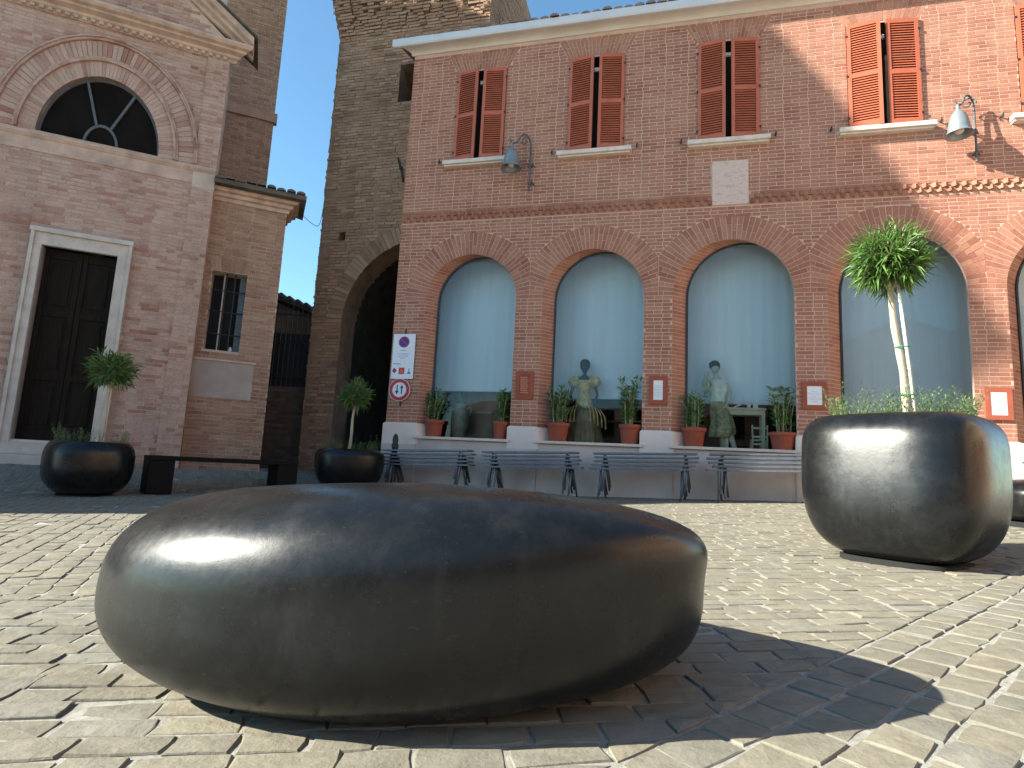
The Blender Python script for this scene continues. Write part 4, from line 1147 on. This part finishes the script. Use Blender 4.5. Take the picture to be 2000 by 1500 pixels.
# archivolt: brick voussoirs and two raised mouldings round the lunette
q = MB()
for k in range(56):
    a0, a1 = pi*k/56+.004, pi*(k+1)/56-.004
    def ep(e, t): return (LUc-(LUr+e)*cos(t), LUz+(LUh+e*1.17)*sin(t))
    for e0, e1, dp in ((.0, RG1, .008), (RG1+.075, RG2-.06, .014)):
        V0 = MB().prism([ep(e0, a0), ep(e0, a1), ep(e1, a1), ep(e1, a0)], -dp*rc_.uniform(.6, 1.4), 0, 'n'); q.add(V0.v, V0.f)
q.build('arch_voussoirs', M['church_brick'], cwall, kind='stuff')
for e0, e1, dp in ((RG1, RG1+.035, .05), (RG1+.035, RG1+.07, .028), (RG2-.055, RG2-.02, .05), (RG2-.02, RG2, .075)):
    q = MB(); n = 48
    for k in range(n):
        V0 = MB().prism([ep(e0, pi*k/n), ep(e0, pi*(k+1)/n), ep(e1, pi*(k+1)/n), ep(e1, pi*k/n)], -dp, 0, 'n'); q.add(V0.v, V0.f)
    q.build('arch_moulding', M['church_brick'], CH)
def cext(prof, u0, u1, name, mat, mit0=0., mit1=0.):
    q = MB(); n = len(prof)
    q.v = [(u0+mit0*p[0], p[0], p[1]) for p in prof]+[(u1-mit1*p[0], p[0], p[1]) for p in prof]
    q.f = [(k, n+k, n+(k+1) % n, (k+1) % n) for k in range(n)]+[tuple(range(n)), tuple(range(n, 2*n))[::-1]]
    return q.build(name, mat, CH)
M['church_trim'] = simple('church_trim', (0.4644,0.3186,0.2475), .9, .25, 5.0, .5)
bandp = [(0, 5.09), (-.02, 5.09), (-.02, 5.30), (-.035, 5.31), (-.05, 5.335), (-.06, 5.345), (-.06, 5.385), (-.03, 5.40), (0, 5.41)]
cext(bandp, CU0, CU1, 'string_band', M['church_trim'])
# flat corner pilaster
q = MB(); 
pl_b = courses(CU1-.34, CU1, .30, 7.43, .064, .255, .125, .008, lambda z, c: [(-99, 99)] if 5.06 < z < 5.43 else [], rc_, .06)
pil = MB().box(CU1-.34, CU1+.002, -.028, 0, .2, 7.43).build('corner_pilaster', M['church_mortar'], CH)
for b in pl_b: brick_box(q, b[0], b[1], b[2], b[3], -.028, .006*rc_.uniform(.5, 1.4))
q.build('pilaster_bricks', M['church_brick'], pil, kind='stuff')
# pediment cornices
cor = [(0, 7.43), (-.04, 7.43), (-.05, 7.48), (-.10, 7.50), (-.11, 7.54), (-.20, 7.57), (-.21, 7.60), (-.27, 7.62), (-.30, 7.66), (-.30, 7.70), (0, 7.74)]
cext(cor, CU0-.06, CU1+.06, 'pediment_cornice', M['church_trim'], 1, 1)
den = MB(); u = CU0
while u < CU1: den.box(u, u+.06, -.085, 0, 7.44, 7.495); u += .115
den.build('dentils', M['church_trim'], CH, kind='stuff')
sl_c = (8.28-7.63)/(1.65-.77)
for sgn in (-1, 1):
    q = MB(); e = CU1+.36 if sgn > 0 else CU0-.36
    prof = [(0, 0), (-.08, .0), (-.10, .05), (-.20, .08), (-.22, .13), (-.30, .16), (-.33, .21), (-.33, .26), (.0, .30)]
    n = len(prof); ztop = 7.62+sl_c*abs(e-CCU)
    q.v = [(e, p[0], 7.62+p[1]-.04) for p in prof]+[(CCU, p[0], ztop+p[1]-.04) for p in prof]
    q.f = [(k, n+k, n+(k+1) % n, (k+1) % n) for k in range(n)]+[tuple(range(n)), tuple(range(n, 2*n))[::-1]]
    q.build('raking_cornice', M['church_trim'], CH)
    q = MB(); q.v = [(e+sgn*.06, -.38, 7.86), (CCU, -.38, ztop+.24), (CCU, .6, ztop+.24), (e+sgn*.06, .6, 7.86), (e+sgn*.06, -.38, 7.83), (CCU, -.38, ztop+.21), (CCU, .6, ztop+.21), (e+sgn*.06, .6, 7.83)]
    q.f = [(0,1,2,3),(7,6,5,4),(0,4,5,1),(3,2,6,7),(0,3,7,4)]
    q.build('roof', M['tile_far'], CH)
# lunette: dark panes and fan bars
lp = MB().prism(el_arc(LUr, LUh), .12, .14, 'n').build('lunette_pane', M['lunette'], CH)
q = MB(); al = el_arc(LUr, LUh); n = len(al)
q.v = [(x, 0, z) for x, z in al]+[(x, .13, z) for x, z in al]; q.f = [(k, k+1, n+k+1, n+k) for k in range(n-1)]+[(n-1, 0, n, 2*n-1)]
q.build('lunette_reveal', M['church_trim'], CH)
M['frame_grey'] = simple('window_frame_grey', (.10,.095,.105), .6, .1, 5)
fan = MB()
def lun(rx, rz, t): return (LUc-rx*cos(t), LUz+rz*sin(t))
for k in range(24):
    t0, t1 = pi*k/24, pi*(k+1)/24
    fan.prism([lun(.21, .33, t0), lun(.21, .33, t1), lun(.245, .375, t1), lun(.245, .375, t0)], .085, .115, 'n')
    fan.prism([lun(LUr-.035, LUh-.035, t0), lun(LUr-.035, LUh-.035, t1), lun(LUr-.001, LUh-.001, t1), lun(LUr-.001, LUh-.001, t0)], .085, .115, 'n')
for t in (radians(69), radians(118)):
    a, b = lun(.24, .37, t), lun(LUr-.03, LUh-.03, t); d = Vector((b[0]-a[0], b[1]-a[1])).normalized()
    nx_, nz_ = -d.y*.018, d.x*.018
    fan.prism([(a[0]+nx_, a[1]+nz_), (a[0]-nx_, a[1]-nz_), (b[0]-nx_, b[1]-nz_), (b[0]+nx_, b[1]+nz_)], .08, .116, 'n')
fan.build('fan_bars', M['frame_grey'], lp)
MB().box(LUc-LUr-.05, LUc+LUr+.05, -.02, .25, LUz-.045, LUz).build('lunette_sill', M['church_trim'], CH)
# stone door case, steps, double door
sf = MB()
for x0, x1 in ((FRM[0], DR[0]), (DR[1], FRM[1])):
    sf.box(x0, x1, -.07, .18, .43, DR[3]); sf.box(x0 if x0 < -3 else x1-.05, x0+.05 if x0 < -3 else x1, -.10, -.07, .43, FRM[2])
sf.box(FRM[0], FRM[1], -.068, .178, DR[3], FRM[2]); sf.box(FRM[0]-.015, FRM[1]+.015, -.115, .0, FRM[2]-.055, FRM[2]+.02)
sf.build('door_case', M['stone'], CH, bevel=.006)
MB().box(FRM[0]-.10, FRM[1]+.10, -.22, .18, .42, .60).build('door_step', M['stone'], CH, bevel=.008)
MB().box(FRM[0]-.55, FRM[1]+.28, -.42, .0, -.1, .4195).build('door_step', M['stone'], CH, bevel=.008)
MB().box(DR[0], DR[1], .0, .18, .6005, .635).build('threshold', M['sill'], CH)
dm = (DR[0]+DR[1])/2
for x0, x1 in ((DR[0]+.003, dm-.004), (dm+.004, DR[1]-.003)):
    q = MB(); w_ = x1-x0; s_ = .07
    q.box(x0, x1, .155, .19, .637, DR[3])
    for a_, b_ in ((x0, x0+s_), (x1-s_, x1)): q.box(a_, b_, .13, .1545, .637, DR[3])
    for za, zb_ in ((.637, .80), (1.55, 1.66), (2.55, 2.66), (DR[3]-.14, DR[3])): q.box(x0+s_, x1-s_, .131, .1548, za, zb_)
    for za, zb_ in ((.87, 1.48), (1.73, 2.48), (2.73, DR[3]-.21)): q.box(x0+s_+.05, x1-s_-.05, .14, .1552, za, zb_)
    q.build('door', M['wood_dark'], CH, bevel=.004)
# side chapel in line with the facade
SN = .22
SW = (-1.02, -.47, 2.32, 3.71)
swall = slab('chapel_wall', [(CU1-.02, -.1), (.06, -.1), (.06, 5.06), (CU1-.02, 5.06)], [[(SW[0], SW[2]), (SW[1], SW[2]), (SW[1], SW[3]), (SW[0], SW[3])]], SN, SN+.35, M['church_mortar'], CH)
def excl_s(z, ch):
    o = []
    if SW[2]-.02 < z < SW[3]: o.append((SW[0], SW[1]))
    if SW[3] <= z < SW[3]+.27: o.append((SW[0]-.10*(z-SW[3])/.27, SW[1]+.10*(z-SW[3])/.27))
    if 1.49 < z < 2.15: o.append((-1.12, -.20))
    return o
sb_ = courses(CU1, .06, .30, 5.05, .064, .255, .125, .009, excl_s, rc_, .08)
q = MB()
for b in sb_: brick_box(q, b[0], b[1], b[2], b[3], SN, .007*rc_.uniform(.4, 1.6), rc_.gauss(0, .004)*(b[1]-b[0])*.5)
q.build('brickwork', M['side_brick'], swall, kind='stuff')
q = MB()
for k in range(8):
    x0 = SW[0]+(SW[1]-SW[0])*k/8; x1 = SW[0]+(SW[1]-SW[0])*(k+1)/8; X0 = SW[0]-.1+(SW[1]-SW[0]+.2)*k/8; X1 = SW[0]-.1+(SW[1]-SW[0]+.2)*(k+1)/8
    V0 = MB().prism([(x0+.004, SW[3]+.01), (x1-.004, SW[3]+.01), (X1-.004, SW[3]+.26), (X0+.004, SW[3]+.26)], SN-.008, SN, 'n'); q.add(V0.v, V0.f)
q.build('flat_arch_bricks', M['side_brick'], swall, kind='stuff')
MB().box(-1.12, -.20, SN-.012, SN+.01, 1.50, 2.13).build('plaster_patch', simple('bare_plaster', (.36,.28,.24), .95, .15, 3.0, .3), CH)
MB().box(-1.15, -.17, SN-.03, SN-.0, 2.131, 2.165).build('patch_ledge', M['church_trim'], CH)
q = MB().add([(SW[0], SN+.33, SW[2]), (SW[1], SN+.33, SW[2]), (SW[1], SN+.33, SW[3]), (SW[0], SN+.33, SW[3])], [(0,1,2,3)]); q.build('window_dark', M['void'], CH)
q = MB(); 
for x in (-.80, -.66): q.tube([(x, SN+.12, SW[2]), (x, SN+.12, SW[3])], .012, 6)
for z in (2.62, 3.02, 3.40): q.tube([(SW[0], SN+.12, z), (SW[1], SN+.12, z)], .010, 6)
q.build('window_bars', M['iron'], CH)
MB().box(SW[1]-.11, SW[1]-.005, SN+.16, SN+.19, SW[2]+.01, SW[3]-.01).build('inner_shutter', M['iron_grey'], CH)
MB().box(-.845, -.825, SN+.2, SN+.24, SW[2], SW[3]).build('window_mullion', M['stone'], CH)
MB().box(SW[1]-.001, SW[1]+.004, SN+.0, SN+.33, SW[2], SW[3]).build('window_reveal', M['plaster_base'], CH)
q = MB(); q.lathe([(.02, 0), (.035, .02), (.03, .07), (.012, .1)], 10, (-.62, SN+.2, SW[2]+.01)); q.build('small_white_vase', M['paper'], CH, smooth=True)
MB().box(.01, .06, SN+.35, 1.3, 0, 5.06).build('chapel_side', M['church_mortar'], CH)
evp = [(0, 4.96), (-.03, 4.96), (-.04, 5.02), (-.09, 5.04), (-.10, 5.09), (-.16, 5.11), (-.17, 5.15), (-.20, 5.16), (0, 5.16)]
q = MB(); n = len(evp)
q.v = [(CU1, p[0]+SN, p[1]) for p in evp]+[(.06-p[0], p[0]+SN, p[1]) for p in evp]+[(.06-p[0], .8, p[1]) for p in evp]
q.f = [(k, n+k, n+(k+1) % n, (k+1) % n) for k in range(n)]+[(n+k, 2*n+k, 2*n+(k+1) % n, n+(k+1) % n) for k in range(n)]
q.build('eaves_moulding', M['church_trim'], CH)
cro = MB().add([(CU1, SN-.32, 5.17), (.36, SN-.32, 5.17), (.36, .9, 5.17), (CU1, .9, 5.45), (CU1, SN-.32, 5.25), (.36, SN-.32, 5.25), (.36, .9, 5.25), (CU1, .9, 5.55)], [(0,3,2,1),(4,5,6,7),(0,1,5,4),(1,2,6,5),(0,4,7,3)])
cro = cro.build('chapel_roof', M['tile_far'], CH)
tl = MB(); n_ = 6
for j in range(2):
    for k in range(n_+1):
        t = pi*k/n_; tl.v.append((.075*cos(t), -.06+j*.6, .045*sin(t)+j*.16))
tl.f = [(k, k+1, n_+2+k, n_+1+k) for k in range(n_)]+[tuple(range(n_+1))[::-1]]
tlm2 = tl.mesh('roof_tile', M['tile_far'])
u = CU1+.08; rr = random.Random(6)
while u < .36:
    o = bpy.data.objects.new('roof_tile', tlm2); o.location = (u, SN-.30+rr.gauss(0, .015), 5.255+rr.gauss(0, .006)); link(o, cro); u += .165
# higher nave wall behind
nv = MB().prism([(-4.4, 2.5), (-.40, 2.5), (-1.9, 8), (-4.4, 8)], 0, 13, 'z').build('nave_wall', M['church_mortar'], CH)
nb_ = courses(-1.6, -.40, 5.2, 12.6, .066, .26, .13, .009, lambda z, c: [(-99, 99)] if 7.88 < z < 8.10 else [], rc_, .08)
q = MB()
for b in nb_: brick_box(q, b[0], b[1], b[2], b[3], 2.5, .007*rc_.uniform(.4, 1.6))
q.build('nave_bricks', M['side_brick'], nv, kind='stuff')
MB().box(-4.44, -.34, 2.44, 2.6, 7.89, 8.10).build('nave_string', M['side_brick'], CH)

# ------------------------------------------------------------------ gap between church and tower
gp = thing('garden_wall', 'low shade-darkened brick wall closing the gap between church and tower', 'wall', (-4.9, 12.55, g(-4.9, 12.5)))
M['alley_shade_brick'] = brick_mat('alley_shade_brick', [(.13,.095,.07),(.09,.065,.05),(.16,.12,.09),(.11,.08,.06)], (.10,.085,.07), .6, .95, .6)  # brick colours darkened to stand in for the shade in the gap
gw = MB().box(-1.6, 1.3, .0, .3, -.2, 1.75).build('wall', M['alley_shade_brick'], gp)
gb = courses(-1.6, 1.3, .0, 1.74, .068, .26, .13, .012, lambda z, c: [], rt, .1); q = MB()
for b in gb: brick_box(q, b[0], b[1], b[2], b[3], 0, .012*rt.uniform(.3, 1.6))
q.build('brickwork', M['alley_shade_brick'], gw, kind='stuff')
fe = thing('iron_fence', 'black spiked iron railing on the low wall in the gap', 'fence', (-4.9, 12.7, g(-4.9, 12.5)+1.75))
for k in range(19):
    x = -1.0+k*.11; q = MB(); q.tube([(x, 0, 0), (x, 0, 1.72)], .012, 6); q.lathe([(.012, 1.72), (.026, 1.76), (.0, 1.88)], 6, (x, 0, 0)); q.build('bar', M['iron'], fe)
for z in (.25, 1.0, 1.62): MB().box(-1.05, 1.05, -.012, .012, z-.02, z+.02).build('rail', M['iron'], fe)
MB().box(-1.05, 1.05, .03, .05, .0, 1.2).build('backing_sheet', M['iron'], fe)
fh = thing('far_house', 'dark tiled house roof seen through the gap behind the railing', 'house', (-6.6, 16.5, 0))
MB().add([(-2, 0, 0), (2.6, 0, 0), (2.6, 3, 0), (-2, 3, 0), (-2, 0, 5.55), (2.6, 0, 3.95), (2.6, 3, 3.95), (-2, 3, 5.55)], [(0,1,5,4),(1,2,6,5),(2,3,7,6),(3,0,4,7),(4,5,6,7)]).build('wall', M['tower_mortar'], fh)
far_roof = MB().add([(-2.2, -.35, 5.68), (2.9, -.35, 3.92), (2.9, 3.2, 3.92), (-2.2, 3.2, 5.68), (-2.2, -.35, 5.80), (2.9, -.35, 4.04), (2.9, 3.2, 4.04), (-2.2, 3.2, 5.80)], [(3,2,1,0),(4,5,6,7),(0,1,5,4),(1,2,6,5),(2,3,7,6),(3,0,4,7)]).build('roof', M['tile_far'], fh)
for k in range(22):
    f = k/21; q = MB(); q.tube([(-2.2+5.1*f, -.42, 5.82-1.76*f), (-2.2+5.1*f, .3, 5.82-1.76*f)], .07, 8); q.build('roof_tile', M['tile_far'], far_roof)
cbl = MB().tube(catmull([tuple(CP(.30, .1, 5.19)), tuple(CP(.33, .5, 5.14)), (-4.12, 11.3, 5.20), (-4.2, 11.8, 5.45), (-4.30, 12.2, 5.95)], 8), .006, 5)
o = cbl.build('cable', M['iron'], None); tag(o, 'thin slack cable from the chapel eaves to the tower', 'cable')

# ------------------------------------------------------------------ black bench by the church
kb = thing('slab_bench', 'low black bench on two block legs in front of the side chapel', 'bench', (-4.05, 8.55, g(-4.05, 8.5)), radians(41))
MB().box(-.98, .98, -.21, .21, .405, .465).build('seat', M['lacquer'], kb, bevel=.006)
for sx in (-1, 1): MB().box(sx*.98-(.30 if sx > 0 else 0), sx*.98+(.30 if sx < 0 else 0), -.205, .205, -.03, .404).build('leg', M['lacquer'], kb, bevel=.006)

# ------------------------------------------------------------------ houses outside the frame that shade and mirror
sb2 = thing('tall_house', 'tall gabled house left of the square that shades the church', 'house', (-12, 0, 0))
P = [(4.0, -1), (4.0, 4.3), (4.15, 4.9), (6.08, 8.2), (6.12, 12.2), (5.9, 12.9), (5.45, 13.12), (5.2, 13.42), (5.28, 13.66), (5.58, 14.92), (6.09, 16.4), (6.55, 17.45), (7.2, 18.6), (9.5, 16.25), (9.95, 16.3), (13, 13), (13, -1)]
q = MB(); n = len(P)
q.v = [(0, y, z) for y, z in P]+[(-8, y, z) for y, z in P]
q.f = [tuple(range(n)), tuple(range(n, 2*n))[::-1]]+[(k, n+k, n+(k+1) % n, (k+1) % n) for k in range(n)]
q.build('walls', M['house'], sb2)
rh = thing('gabled_house', 'gabled house across the square mirrored in the shop glass', 'house', (7.7, -9, 0))
q = MB().add([(-3.4, 0, 0), (4.2, 0, 0), (4.2, -8, 0), (-3.4, -8, 0), (-3.4, 0, 5.9), (4.2, 0, 5.6), (4.2, -8, 5.6), (-3.4, -8, 5.9), (0, 0, 7.3), (0, -8, 7.3)],
             [(1,0,4,8,5),(3,2,6,9,7),(2,1,5,6),(0,3,7,4)])
q.build('walls', M['house'], rh)
MB().add([(-3.7, .3, 5.85), (0, .3, 7.45), (0, -8.3, 7.45), (-3.7, -8.3, 5.85)], [(0,1,2,3)]).build('roof', M['tile'], rh)
MB().add([(4.5, .3, 5.55), (0, .3, 7.45), (0, -8.3, 7.45), (4.5, -8.3, 5.55)], [(3,2,1,0)]).build('roof', M['tile'], rh)
for x in (-2.2, 0, 2.4):
    for z in (1.2, 3.8): 
        o = MB().box(x-.5, x+.5, .0, .04, z, z+1.4).build('window', M['void'], rh)
q = MB(); q.tube([(.4, 0, 7.2), (.4, 0, 8.6)], .03, 6); q.tube([(.0, 0, 8.4), (1.3, 0, 8.5)], .02, 6); q.tube([(3.0, 0, 6.1), (3.0, 0, 7.3)], .03, 6); q.build('aerial', M['iron'], rh)

for k, (x0, x1, h_) in enumerate(((-15, -8.5, 4.0), (-8.4, -2.2, 3.5), (-2.1, 4.2, 3.8))):
    nh = thing('row_house', ['long low house at the far left behind the viewer', 'low middle house behind the viewer', 'low house next to the gabled one behind the viewer'][k], 'house', ((x0+x1)/2, -10, 0), 0, 'houses across the square')
    hw_ = (x1-x0)/2
    MB().box(-hw_, hw_, -7, 0, -.5, h_-.35).build('walls', M['house'], nh)
    MB().add([(-hw_-.05, .35, h_-.35), (hw_+.05, .35, h_-.35), (hw_+.05, -3.5, h_+.8), (-hw_-.05, -3.5, h_+.8), (-hw_-.05, -7.3, h_-.35), (hw_+.05, -7.3, h_-.35)], [(0,1,2,3),(3,2,5,4)]).build('roof', M['tile'], nh)
    for x in (-hw_*.6, 0, hw_*.6):
        MB().box(x-.45, x+.45, .0, .04, 2.4, 3.8).build('window', M['void'], nh)
        MB().box(x-.5, x+.5, .0, .03, 0, 2.1).build('door', M['wood_dark'], nh)

ph_ = thing('ochre_house', 'ochre plastered house along the right side of the square, in full sun', 'house', (10.6, -.5, 0), 0, None)
MB().box(0, 7, -7, 5.6, -.5, 8.6).build('walls', simple('ochre_plaster', (.56,.39,.26), .9, .1, 1.0), ph_)
MB().add([(-.5, -7.4, 8.5), (-.5, 6.0, 8.5), (3.5, 6.0, 10.2), (3.5, -7.4, 10.2), (7.5, -7.4, 8.5), (7.5, 6.0, 8.5)], [(0,3,2,1),(3,4,5,2)]).build('roof', M['tile'], ph_)
for y in (-5.4, -2.6, .2, 3.0):
    for z in (1.0, 5.0):
        MB().box(-.05, -.001, y-.5, y+.5, z, z+1.7).build('window', M['void'], ph_)
        for sd in (-1, 1): MB().box(-.07, -.001, y+sd*.76-.25, y+sd*.76+.25, z, z+1.7).build('shutter', M['shutter'], ph_)
